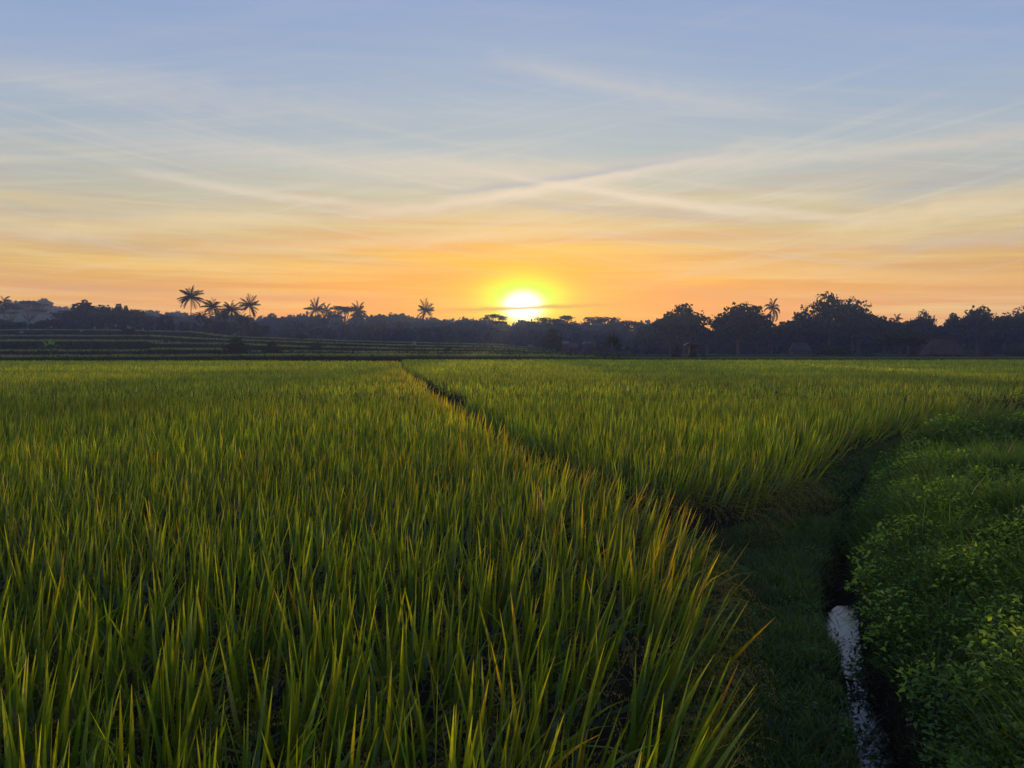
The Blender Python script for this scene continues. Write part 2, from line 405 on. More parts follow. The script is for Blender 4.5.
# ------------------------------------------------------------------ path grass
def scatter(x0, x1, y0, y1, dens_fn, nmax):
    X = rng.uniform(x0, x1, nmax); Y = y0+(y1-y0)*rng.random(nmax)**1.0
    keep = rng.random(nmax) < dens_fn(X, Y)
    return X[keep], Y[keep]
def is_path(x, y):
    s = x-ditchx(y)
    return (~in_left(x, y)) & ((~in_right(x, y)) | (y < frontR(x)+.45)) & ((s < -.10) | (y > 14.8)) & (x > edgeL(y)-.05)
def path_grass():
    g = G()
    for (y0, y1, n, h, w, S) in ((1.2, 8, 260000, .11, .006, 3), (8, 24, 360000, .15, .013, 2)):
        X, Y = scatter(-1.5 if y0 > 5 else .2, 4.5 if y0 < 5 else 18, y0, y1, lambda x, y: is_path(x, y)*1.0, n)
        N = len(X)
        tall = fbm(X*1.7, Y*1.7, 80); 
        near_d = .5*np.exp(-np.abs(X-ditchx(Y)+.32)/.10)-1.2*np.exp(-np.abs(X-ditchx(Y)+.08)/.07)*(Y < 6.6)
        cl = vnoise(X*9, Y*9, 81)
        L = h*(.55+.6*tall+.5*cl+.5*near_d)*rng.uniform(.5,1.4,N); L = np.maximum(L, .025)
        az = rng.uniform(0, 2*PI, N)
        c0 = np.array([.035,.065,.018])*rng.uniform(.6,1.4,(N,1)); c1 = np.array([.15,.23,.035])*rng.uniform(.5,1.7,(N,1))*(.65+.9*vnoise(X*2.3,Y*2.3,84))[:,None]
        dry = rng.random(N) < .10+.25*(vnoise(X*1.4,Y*1.4,85) > .6); c1[dry] = (.16,.12,.05); c0[dry] = (.08,.06,.03)
        V, Q, cc = blades(np.c_[X, Y, near_z(X, Y)-.01], az, rng.uniform(.1,.8,N), rng.uniform(.2,1.5,N), L, w*rng.uniform(.6,1.4,N), rng.uniform(0,6.28,N), c0, c1, S=S, prof=.3)
        g.add(V, Q, col=cc)
    X, Y = scatter(.4, 12, 1.5, 22, lambda x, y: is_path(x, y)*1.0, 1800); K = len(X); kb = 26
    bx = np.repeat(X, kb); by = np.repeat(Y, kb); N = len(bx); h = np.repeat(rng.uniform(.07,.20,K), kb); tn = np.repeat(rng.uniform(.5,1.5,K), kb)[:,None]
    c1 = np.array([.13,.23,.03])*tn; br = np.repeat(rng.random(K) < .12, kb); c1[br] = np.array([.15,.12,.05])
    V, Q, cc = blades(np.c_[bx+rng.normal(0,.015,N), by+rng.normal(0,.015,N), near_z(bx, by)], rng.uniform(0,6.28,N), rng.uniform(.1,.9,N), rng.uniform(.3,1.8,N), h*rng.uniform(.6,1.25,N), .004+.0008*by, rng.uniform(0,6.28,N), c1*.5, c1, S=4, prof=.3)
    g.add(V, Q, col=cc)
    # the gap between the two paddies
    Y = rng.uniform(5.5, 60, 60000)**1.0; X = edgeL(Y)+rng.random(60000)*gapw(Y)
    N = len(X)
    V, Q, cc = blades(np.c_[X, Y, 0*X], rng.uniform(0,6.28,N), rng.uniform(.1,.7,N), rng.uniform(.2,1.2,N), rng.uniform(.05,.22,N), .004+.0006*Y, rng.uniform(0,6.28,N),
                      np.full((N,3),.03)*np.array([1,1.5,.5]), np.array([.05,.09,.02])*rng.uniform(.6,1.4,(N,1)), S=2, prof=.3)
    g.add(V, Q, col=cc)
    # small round-leafed clover among the grass
    X, Y = scatter(.4, 3.5, 1.5, 8, lambda x, y: is_path(x, y)*(vnoise(x*3.1, y*3.1, 83) > .5), 26000)
    add_leaves(g, X, Y, near_z(X, Y)+rng.uniform(.015,.06,len(X)), .016, (.10,.20,.025))
    return g.obj('grass', M_grass)
def add_leaves(g, X, Y, Z, size, col, tilt=.7, aspect=.8, tn=None):
    N = len(X)
    d = nrm(np.stack([rng.normal(0,1,N), rng.normal(0,1,N), rng.normal(0,.35,N)], -1))
    up = nrm(np.stack([rng.normal(0,tilt*.5,N), rng.normal(0,tilt*.5,N), np.ones(N)], -1)); s = nrm(np.cross(d, up)); n = np.cross(s, d)
    sz = (size*np.ones(N)*rng.uniform(.55,1.35,N))[:,None]; P = np.c_[X, Y, Z]
    # pointed oval leaf folded along its midrib, tip hanging
    a = P-d*sz; m1 = P-d*sz*.25; m2 = P+d*sz*.35-n*sz*.08; tip = P+d*sz*1.1-n*sz*.40
    l1 = m1+s*sz*aspect*.62+n*sz*.16; r1 = m1-s*sz*aspect*.62+n*sz*.16
    l2 = m2+s*sz*aspect*.45+n*sz*.06; r2 = m2-s*sz*aspect*.45+n*sz*.06
    V = np.stack([a, m1, m2, tip, l1, r1, l2, r2], 1); q = np.arange(N)[:,None]*8
    Q = np.concatenate([q+np.array([[1,4,6,2]]), q+np.array([[5,1,2,7]])])
    T = np.concatenate([q+np.array([[0,4,1]]), q+np.array([[0,1,5]]), q+np.array([[2,6,3]]), q+np.array([[7,2,3]])])
    c = np.array(col)*rng.uniform(.55,1.5,(N,1))
    if tn is not None: c = c*tn[:,None]*np.where(tn > 1.2, 1, .9)[:,None]*np.stack([.7+.45*tn, np.ones(N), np.full(N,.9)], -1)
    y = rng.random(N) < .012; c[y] = np.array([.26,.30,.03])
    g.add(V.reshape(-1,3), Q, T, col=np.repeat(c[:,None,:], 8, 1).reshape(-1,3))
tag(path_grass(), 'short dark grass of the trodden path between the rice and the ditch', 'grass', kind='stuff')

def is_bank(x, y):
    s = x-ditchx(y); return (s > .08) & (y < 16.3) & (y < frontR(x)-.5)
def bank():
    g = G()
    for (y0, y1, n, w, S) in ((1.0, 5.5, 110000, .0045, 4), (5.5, 10, 150000, .007, 3), (10, 17, 150000, .011, 3)):
        X, Y = scatter(1, 14 if y0 > 5 else 7, y0, y1, lambda x, y: is_bank(x, y)*(x < .72*y+2)*1.0, n)
        N = len(X); cl = vnoise(X*2.2, Y*2.2, 90); c2 = vnoise(X*6, Y*6, 91)
        s = X-ditchx(Y); L = (.11+.26*cl**1.5+.16*c2)*rng.uniform(.5,1.5,N)*np.where(Y < 6.6, .25+.75*sstep(.12,.45,s), 1)
        # blades lean over the ditch along its lip
        az = rng.uniform(0, 2*PI, N); lip = np.exp(-s/.3)
        az = np.where(rng.random(N) < lip*.5, PI+rng.normal(0,.6,N), az)
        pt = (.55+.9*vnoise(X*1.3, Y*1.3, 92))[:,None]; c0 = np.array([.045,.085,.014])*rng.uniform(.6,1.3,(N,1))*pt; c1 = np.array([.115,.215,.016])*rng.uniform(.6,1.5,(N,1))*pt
        dry = rng.random(N) < .04; c1[dry] = (.17,.13,.06)
        V, Q, cc = blades(np.c_[X, Y, near_z(X, Y)-.02], az, rng.uniform(.1,.9,N), rng.uniform(.3,1.9,N), L, 1.4*w*rng.uniform(.6,1.4,N), rng.uniform(0,6.28,N), c0, c1, S=S, prof=.3)
        g.add(V, Q, col=cc)
    for (y0, y1, nt_, kb, w) in ((1.2, 6, 800, 40, .007), (6, 17, 1800, 32, .011)):
        X, Y = scatter(1, 14, y0, y1, lambda x, y: is_bank(x, y)*(x < .72*y+2)*(x-ditchx(y) > .15)*1.0, nt_)
        K = len(X); hh = rng.uniform(.14,.42,K)*(.5+vnoise(X*1.1, Y*1.1, 97)); tn = rng.uniform(.5,1.5,K); yl = rng.uniform(0,1,K)
        bx = np.repeat(X, kb); by = np.repeat(Y, kb); h = np.repeat(hh, kb); N = len(bx); tn = np.repeat(tn, kb)[:,None]; yl = np.repeat(yl, kb)[:,None]
        az = rng.uniform(0,6.28,N)
        c1 = (np.array([.08,.19,.016])*(1-yl)+np.array([.17,.25,.018])*yl)*tn*rng.uniform(.7,1.3,(N,1))
        V, Q, cc = blades(np.c_[bx+rng.normal(0,.02,N), by+rng.normal(0,.02,N), near_z(bx, by)], az, rng.uniform(.05,.75,N), rng.uniform(.3,2.0,N), h*rng.uniform(.6,1.25,N), w*rng.uniform(.6,1.4,N), rng.uniform(0,6.28,N), c1*.45, c1, S=5, prof=.3)
        g.add(V, Q, col=cc)
    return g.obj('bank_grass', M_grass)
tag(bank(), 'lush tufted grass covering the mounded bank right of the ditch', 'grass', kind='stuff')
def weeds():
    g = G()
    for (y0, y1, n, sz) in ((1.2, 5.5, 40000, .0155), (5.5, 10, 36000, .0195), (10, 16.5, 20000, .028)):
        X, Y = scatter(1, 13 if y0 > 5 else 7, y0, y1, lambda x, y: is_bank(x, y)*(x-ditchx(y) > .12)*(x < .72*y+2)*(.3+.75*(vnoise(x*1.6, y*1.6, 95) > .55)), n)
        # domed clumps of leaves with dark gaps between them
        cx_, cy_ = scatter(1, 13 if y0 > 5 else 7, y0, y1, lambda x, y: is_bank(x, y)*(x < .72*y+2)*(x-ditchx(y) > .2)*1.0, 620 if y0 < 5 else 900)
        kk = 150 if y0 < 9 else 80; K = len(cx_); rad = np.repeat(rng.uniform(.12,.34,K), kk); tn = np.repeat(rng.uniform(.4,2.1,K), kk)
        dd = nrm(np.stack([rng.normal(0,1,K*kk), rng.normal(0,1,K*kk), np.abs(rng.normal(0,1,K*kk))], -1)); rr_ = rad*rng.uniform(.75,1.05,K*kk)
        bx = np.repeat(cx_, kk)+dd[:,0]*rr_; by = np.repeat(cy_, kk)+dd[:,1]*rr_
        add_leaves(g, bx, by, np.repeat(near_z(cx_, cy_), kk)+dd[:,2]*rr_*.95+.03, sz*np.clip(tn, .7, 1.15), (.13,.28,.018), tn=tn)
        add_leaves(g, X, Y, near_z(X, Y)+.06+.30*vnoise(X*2.5, Y*2.5, 96)*rng.uniform(.3,1.1,len(X)), sz*rng.uniform(.7,1.2), (.085,.185,.014))
        X = X[::12]; Y = Y[::12]; N = len(X)
        V, Q, cc = blades(np.c_[X, Y, near_z(X, Y)], rng.uniform(0,6.28,N), rng.uniform(0,.6,N), rng.uniform(0,.8,N), rng.uniform(.12,.3,N), np.full(N,.004), rng.uniform(0,6.28,N),
                          np.full((N,3),.05)*np.array([1.2,1.4,.6]), np.full((N,3),.07)*np.array([1,1.6,.5]), S=3, prof=.2)
        g.add(V, Q, col=cc)
    return g.obj('weeds', M_weed)
tag(weeds(), 'broad leafed creeping weeds tangled over the bank right of the ditch', 'weeds', kind='stuff')

# ------------------------------------------------------------------ ditch water
def water():
    m, nt, N, L = new_mat('ditch_water')
    out = N.new('ShaderNodeOutputMaterial'); p = N.new('ShaderNodeBsdfPrincipled')
    p.inputs['Base Color'].default_value = (.012,.014,.012,1); p.inputs['Roughness'].default_value = .04; p.inputs['IOR'].default_value = 1.5
    p.inputs['Specular IOR Level'].default_value = .5
    tc = N.new('ShaderNodeTexCoord'); nz = N.new('ShaderNodeTexNoise'); nz.inputs['Scale'].default_value = 5; nz.inputs['Detail'].default_value = 2
    L.new(tc.outputs['Object'], nz.inputs['Vector'])
    b = N.new('ShaderNodeBump'); b.inputs['Strength'].default_value = .015; b.inputs['Distance'].default_value = .01
    L.new(nz.outputs['Fac'], b.inputs['Height']); L.new(b.outputs[0], p.inputs['Normal']); L.new(p.outputs[0], out.inputs['Surface'])
    ys = np.arange(-2, 17, .12); cx = ditchx(ys)
    ys = np.arange(-2, 7.2, .12); cx = ditchx(ys); V = np.concatenate([np.c_[cx-.24, ys, np.full(len(ys), -.20)], np.c_[cx+.24, ys, np.full(len(ys), -.20)]]); n = len(ys)
    i = np.arange(n-1); Q = np.stack([i, i+n, i+n+1, i+1], -1)
    o = mesh_obj('water', V, Q, m)
    tag(o, 'still water in the narrow ditch reflecting the pale sky', 'water', kind='structure')
    # floating leaves and stalks
    g = G(); N_ = 800; Y = np.where(rng.random(800) < .35, rng.normal(4.62, .12, 800), np.where(rng.random(800) < .85, rng.uniform(2.8, 4.6, 800), rng.uniform(4.6, 7, 800))); X = ditchx(Y)+rng.uniform(-1,1,N_)*.16
    keep = (rng.random(N_) < np.where((Y > 4.4) & (Y < 4.9), 1, .5)); X = X[keep]; Y = Y[keep]
    add_leaves(g, X, Y, np.full(len(X), -.188), .017, (.03,.04,.015), tilt=.15)
    n2 = 170; Y = rng.uniform(2.5, 7, n2); X = ditchx(Y)+rng.uniform(-.22,.22,n2)
    V, Q, cc = blades(np.c_[X, Y, np.full(n2,-.20)], rng.uniform(0,6.28,n2), rng.uniform(.9,1.5,n2), rng.uniform(0,.4,n2), rng.uniform(.05,.22,n2), np.full(n2,.005), rng.uniform(0,6.28,n2),
                      np.full((n2,3),.02), np.full((n2,3),.035)*np.array([1,1.3,.6]), S=3, prof=.2)
    g.add(V, Q, col=cc)
    tag(g.obj('floating_leaves', M_weed), 'dark dead leaves and stalks lying on the ditch water', 'leaves', kind='stuff')
water()

# ------------------------------------------------------------------ single plants on the bank
def tuft(u, v, d, n, h, lean, label, w=.012, col=(.14,.20,.02), azs=None, name='grass_tuft', cat='grass tuft'):
    p = at(u, v, d); p.z = float(near_z(np.array([p.x]), np.array([p.y]))[0])-.02
    g = G(); az = rng.uniform(0,6.28,n) if azs is None else np.array(azs, float)
    n = len(az)
    V, Q, cc = blades(np.zeros((n,3))+rng.normal(0,.012,(n,3))*np.array([1,1,0]), az, np.full(n, lean)*rng.uniform(.5,1.2,n), rng.uniform(.1,.6,n), h*rng.uniform(.75,1.1,n), np.full(n, w), rng.uniform(0,6.28,n) if azs is None else az,
                      np.tile(np.array(col)*.6, (n,1)), np.tile(np.array(col), (n,1)), S=7, fold=.3, prof=.3)
    r_ = empty(name, p, label, cat); nv = len(V)//n; nq = len(Q)//n
    for i in range(n): mesh_obj('blade' if n > 1 else 'stalk', V[i*nv:(i+1)*nv], Q[:nq], M_grass, r_, cc[i*nv:(i+1)*nv])
    return r_
tuft(965, 445, 12.6, 5, .62, .07, 'bright upright clump of tall grass on top of the far mound of the bank', w=.022, col=(.12,.18,.02))
tuft(977, 440, 12.9, 4, .62, .45, 'loose spreading grass clump with bleached stems right of the bright upright clump', w=.014, col=(.16,.17,.06), azs=[.2,.5,2.9,.9])
tuft(1006, 446, 12.4, 4, .75, .28, 'tall slanting grass blades at the right end of the far mound', w=.022, col=(.10,.16,.02), azs=[.1,.3,.5,-.2])
tuft(893, 492, 8.9, 1, .62, .45, 'thin pale stem arching leftward over the grass path from the near mound', w=.007, col=(.16,.17,.06), azs=[3.0], name='arching_stem', cat='stem')
tuft(948, 470, 9.6, 5, .32, .25, 'short upright grass blades on the crest of the near mound', w=.013, col=(.12,.2,.02))
def stem_weed(u, v, d, h, label, nl=7, sz=.028, col=(.20,.27,.02)):
    p = at(u, v, d); p.z = float(near_z(np.array([p.x]), np.array([p.y]))[0])
    r = empty('weed', p, label, 'weed')
    g = G(); t = np.linspace(0, 1, 8); bend = rng.uniform(-.08,.08,2)
    pts = np.c_[bend[0]*t**2, bend[1]*t**2, h*t]; g.tube(pts, .0028-.0014*t, 5, col=(.08,.11,.03)); g.obj('stem', M_weed, r, True)
    for i in range(nl):
        k = np.array([1.0 if i == 0 else rng.uniform(.45, 1)])
        g = G(); add_leaves(g, bend[0]*k**2+rng.normal(0,.018,1), bend[1]*k**2+rng.normal(0,.018,1), h*k, sz, col); g.obj('leaf', M_weed, r)
stem_weed(985, 630, 3.75, .36, 'yellow green weed with a bright top leaf standing low on the bank', 7)
stem_weed(1015, 628, 3.7, .38, 'small yellow leaf on a thin arching weed at the right frame edge', 4)
stem_weed(962, 668, 3.6, .26, 'lone pale green seedling low on the bank nearer the ditch', 3, .022)
stem_weed(938, 566, 4.9, .34, 'round leafed bright weed growing on the bank beside the ditch bend', 9, .030, (.10,.2,.02))
# a curled white dead leaf
g = G(); th = np.linspace(.2, 2.7, 9); g2 = np.c_[np.cos(th)*.055, 0*th, np.sin(th)*.04]
g.add(np.concatenate([g2+np.array([0,-.02,0]), g2+np.array([0,.02,0])]), [[i, i+1, i+10, i+9] for i in range(8)], col=(.55,.55,.52))
o = g.obj('dead_leaf', M_weed); p = at(990, 431, 12.7); o.location = (p.x, p.y, p.z); tag(o, 'curled whitish dead leaf caught on the grass of the far mound', 'leaf')
sol = o.modifiers.new('thick', 'SOLIDIFY'); sol.thickness = .003

# ------------------------------------------------------------------ trees
def leaf_quads(P, nrml, size, asp=.75):
    N = len(P); a = nrm(np.cross(nrml, rng.normal(0,1,(N,3)))); b = np.cross(nrml, a)
    sz = size*rng.uniform(.5,1.3,N)[:,None]
    V = np.stack([P-a*sz, P-b*sz*asp, P+a*sz*rng.uniform(.6,1.1,(N,1)), P+b*sz*asp], 1)
    return V.reshape(-1,3), np.arange(N*4).reshape(-1,4)
def lump_leaves(g, lumps, n, size, col, fill=.62, sub=True):
    vol = np.array([l[3]*l[4]+l[4]*l[5]+l[3]*l[5] for l in lumps]); k = rng.choice(len(lumps), n, p=vol/vol.sum())
    Lm = np.array(lumps)[k]
    d = nrm(rng.normal(0,1,(n,3))); 
    # break each lump into sprays so that the outline is uneven
    bump = 1+.22*np.sin(d[:,0]*7+k*1.3)*np.sin(d[:,1]*6+k)*1.0+.15*np.sin(d[:,2]*9+k*2.1)
    r = (fill+(1-fill)*rng.random(n)**.6)*bump
    P = Lm[:,:3]+d*Lm[:,3:6]*r[:,None]
    nn = nrm(d+rng.normal(0,.7,(n,3)))
    V, Q = leaf_quads(P, nn, size)
    c = np.array(col)*(rng.uniform(.6,1.4,(n,1)))*(1+.25*np.sin(k*2.7))[:,None]
    g.add(V, Q, col=np.repeat(c[:,None,:], 4, 1).reshape(-1,3))
def limbs(g, lumps, h0, r0, zt, bendx=0):
    pts = np.array([(0,0,-.6),(0.02*bendx,0,h0*.5),(bendx*.3,.1,h0)]); g.tube(pts, np.array([r0*1.25, r0, r0*.75]), 8)
    for l in lumps:
        a = np.array([bendx*.3,.1,h0*.92]); b = np.array(l[:3]); m = (a+b)/2+np.array([0,0,-.08*abs(b[2]-a[2])])
        g.tube(np.array([a, m, b]), np.array([r0*.5, r0*.32, r0*.12]), 6)
LEAFDARK = (.030,.050,.018)
def proto_round(seed, H=12, W=11, nl=9, n=3800, size=.42, col=LEAFDARK, bare=.22, top=.6):
    rng_s = random.Random(seed); lumps = []
    lumps.append((0,0,H*.62,W*.30,W*.28,H*.22))
    for i in range(nl):
        a = i*2.4+rng_s.uniform(-.3,.3); rr = W*.5*rng_s.uniform(.35,.72); zz = H*rng_s.uniform(bare+.18, .90-.28*rr/(W*.5))
        s = W*rng_s.uniform(.16,.26); lumps.append((math.cos(a)*rr, math.sin(a)*rr, zz, s, s, s*rng_s.uniform(.6,.85)))
    lumps.append((rng_s.uniform(-.1,.1)*W, 0, H*.86, W*.2, W*.2, H*.13))
    return H, W, lumps, n, size, col, H*.35, .028*H
def proto_umbrella(seed, H=14, W=14, n=2600):
    rs = random.Random(seed); lumps = []
    for i in range(16):
        a = i*2.4+rs.uniform(-.4,.4); rr = W*.5*rs.uniform(.10,.85); zz = H*(.93-.14*(rr/(W*.5))**2+rs.uniform(-.09,.05)); s = W*rs.uniform(.08,.17)
        lumps.append((math.cos(a)*rr, math.sin(a)*rr, zz, s, s, s*.32))
    for i in range(6):
        a = rs.uniform(0,6.28); rr = W*.3; s = W*.14; lumps.append((math.cos(a)*rr, math.sin(a)*rr, H*.72, s, s, s*.3))
    return H, W, lumps, n, .24, LEAFDARK, H*.45, .02*H
def build_tree(name, pr, root):
    H, W, lumps, n, size, col, h0, r0 = pr
    g = G(); limbs(g, lumps, h0, r0, H); t = g.obj('trunk', M_bark, root, True)
    g = G(); lump_leaves(g, lumps, n, size, col); g.obj('crown', M_tree, root)
def build_palm(root, seed, H=13, fl=4.3, nf=34, droop=.8, lean=.6):
    rs = random.Random(seed); g = G(); t = np.linspace(0, 1, 10)
    px = lean*np.sin(t*1.6); pts = np.c_[px, 0*t+.15*lean*t, -.6+(H+.6)*t]; g.tube(pts, .15-.05*t, 8); g.obj('trunk', M_bark, root, True)
    g = G(); top = pts[-1]
    for i in range(nf):
        a = i*2.39996+rs.uniform(-.2,.2); el = [1.4,1.05,.7,.35,0.0,-.4,-.85][i*7//nf]+rs.uniform(-.3,.3); L = fl*rs.uniform(.75,1.12)
        K = 12; s = np.linspace(0, 1, K); e = el-droop*(s**1.5)*(.9+.3*math.cos(el)); ds = L/(K-1)
        rr = np.concatenate([[0], np.cumsum(np.cos(e[:-1])*ds)]); zz = np.concatenate([[0], np.cumsum(np.sin(e[:-1])*ds)])
        P = top+np.c_[rr*math.cos(a), rr*math.sin(a), zz]
        g.tube(P, .05-.04*s, 4, col=(.06,.07,.025))
        side = np.array([-math.sin(a), math.cos(a), 0]); fwd = np.array([math.cos(a), math.sin(a), 0])
        M = 34; q = np.linspace(.12, .99, M)*(K-1); i0 = np.minimum(q.astype(int), K-2); f = (q-i0)[:,None]; B = P[i0]*(1-f)+P[i0+1]*f
        ll = (.95*np.sin(np.linspace(.5, 2.75, M))+.15)[:,None]*fl/4.3
        for sg in (-1, 1):
            tip = B+side*sg*ll*.62+fwd*ll*.38+np.array([0,0,-1])*ll*rs.uniform(.45,.75)
            w = np.array([fwd]*M)*.06
            V = np.stack([B-w, B+w, tip+w*.3, tip-w*.3], 1); g.add(V.reshape(-1,3), np.arange(M*4).reshape(-1,4), col=np.array([.035,.055,.018])*rs.uniform(.7,1.3))
    # nuts and dead fronds below the crown
    for i in range(7):
        a = i*.9; c = top+np.array([math.cos(a)*.3, math.sin(a)*.3, -.35]); g.tube(np.array([c+[0,0,.14], c+[0,0,.05], c-[0,0,.08], c-[0,0,.15]]), np.array([.02,.12,.11,.02]), 6, col=(.06,.06,.03))
    g.obj('crown', M_tree, root)

PROT = {}
def place(kind, u, vt, d, wpx, label, cat, group=None, rz=None, dz=0, zb=None):
    if 262 < u < 650 and d > 160: d *= 1.4
    b = at(u, 348, d); zb = float(far_z(np.array([b.x]), np.array([d]))[0]) if zb is None else zb
    if d < 160 and zb is None: zb = 0
    top = at(u, vt, d).z; H = top-zb; W = wpx/F*d
    ph, pw = KINDS_[kind][1:3]
    sz = H/ph; sx = W/pw*(1.22 if kind[:4] in ('roun','umbA','umbB','umbC','airy') else 1)
    name = KINDS_[kind][0]
    if rz is None: rz = rng.uniform(0, 6.28)
    r = empty(name, (b.x, d, zb), label, cat, group, rz, (sx, sx, sz))
    if kind not in PROT:
        KINDS_[kind][3](r); PROT[kind] = [c for c in r.children]
    else:
        for c in PROT[kind]:
            k = c.copy(); C.objects.link(k); k.parent = r
    return r
def mk(pr): return lambda r: build_tree('t', pr, r)
KINDS_ = {
 'roundA': ('broadleaf_tree', 12, 11, mk(proto_round(1))),
 'roundB': ('broadleaf_tree', 12, 11, mk(proto_round(2, nl=12, n=4200))),
 'roundC': ('broadleaf_tree', 12, 11, mk(proto_round(3, nl=7, bare=.3))),
 'roundD': ('broadleaf_tree', 12, 11, mk(proto_round(4, nl=14, n=4600, size=.38))),
 'airy':   ('broadleaf_tree', 12, 11, mk(proto_round(5, nl=16, n=3000, size=.32))),
 'tall':   ('broadleaf_tree', 12, 7, mk(proto_round(6, W=7, nl=9, n=2600, size=.36))),
 'umbA':   ('umbrella_tree', 14, 14, mk(proto_umbrella(1))),
 'umbB':   ('umbrella_tree', 14, 14, mk(proto_umbrella(2, n=2300))),
 'umbC':   ('umbrella_tree', 14, 14, mk(proto_umbrella(9, n=2000))),
 'palmA':  ('coconut_palm', 14, 8.6, lambda r: build_palm(r, 1, H=12.2)),
 'palmB':  ('coconut_palm', 14, 8.6, lambda r: build_palm(r, 2, H=12.2, droop=1.05, nf=32, lean=-.5)),
 'palmC':  ('coconut_palm', 14, 7.0, lambda r: build_palm(r, 5, H=12.4, droop=1.7, nf=18, fl=3.6, lean=.3)),
 'palmD':  ('coconut_palm', 14, 8.6, lambda r: build_palm(r, 11, H=12.0, droop=.45, nf=26, fl=4.5, lean=1.6)),
 'bush':   ('bush', 3, 4.2, mk((3, 4.2, [(0,0,1.5,1.5,1.4,1.3),(-1.0,.2,1.2,1.0,.9,1.0),(1.1,-.2,1.1,1.0,1.0,.95),(.2,.5,2.1,.9,.8,.8)], 2300, .13, (.03,.052,.015), .8, .07))),
 'redbush':('red_shrub', 3, 4.2, mk((3, 4.2, [(0,0,1.0,1.1,1.0,.9),(.5,0,2.2,.55,.5,.7),(-1.2,.2,.9,.8,.8,.7),(1.3,0,.7,.7,.7,.5),(-.3,.2,1.7,.5,.5,.5)], 1100, .13, (.075,.018,.012), .8, .07))),
}
PG = 'coconut palms standing over the far treeline'
T = 'tree'
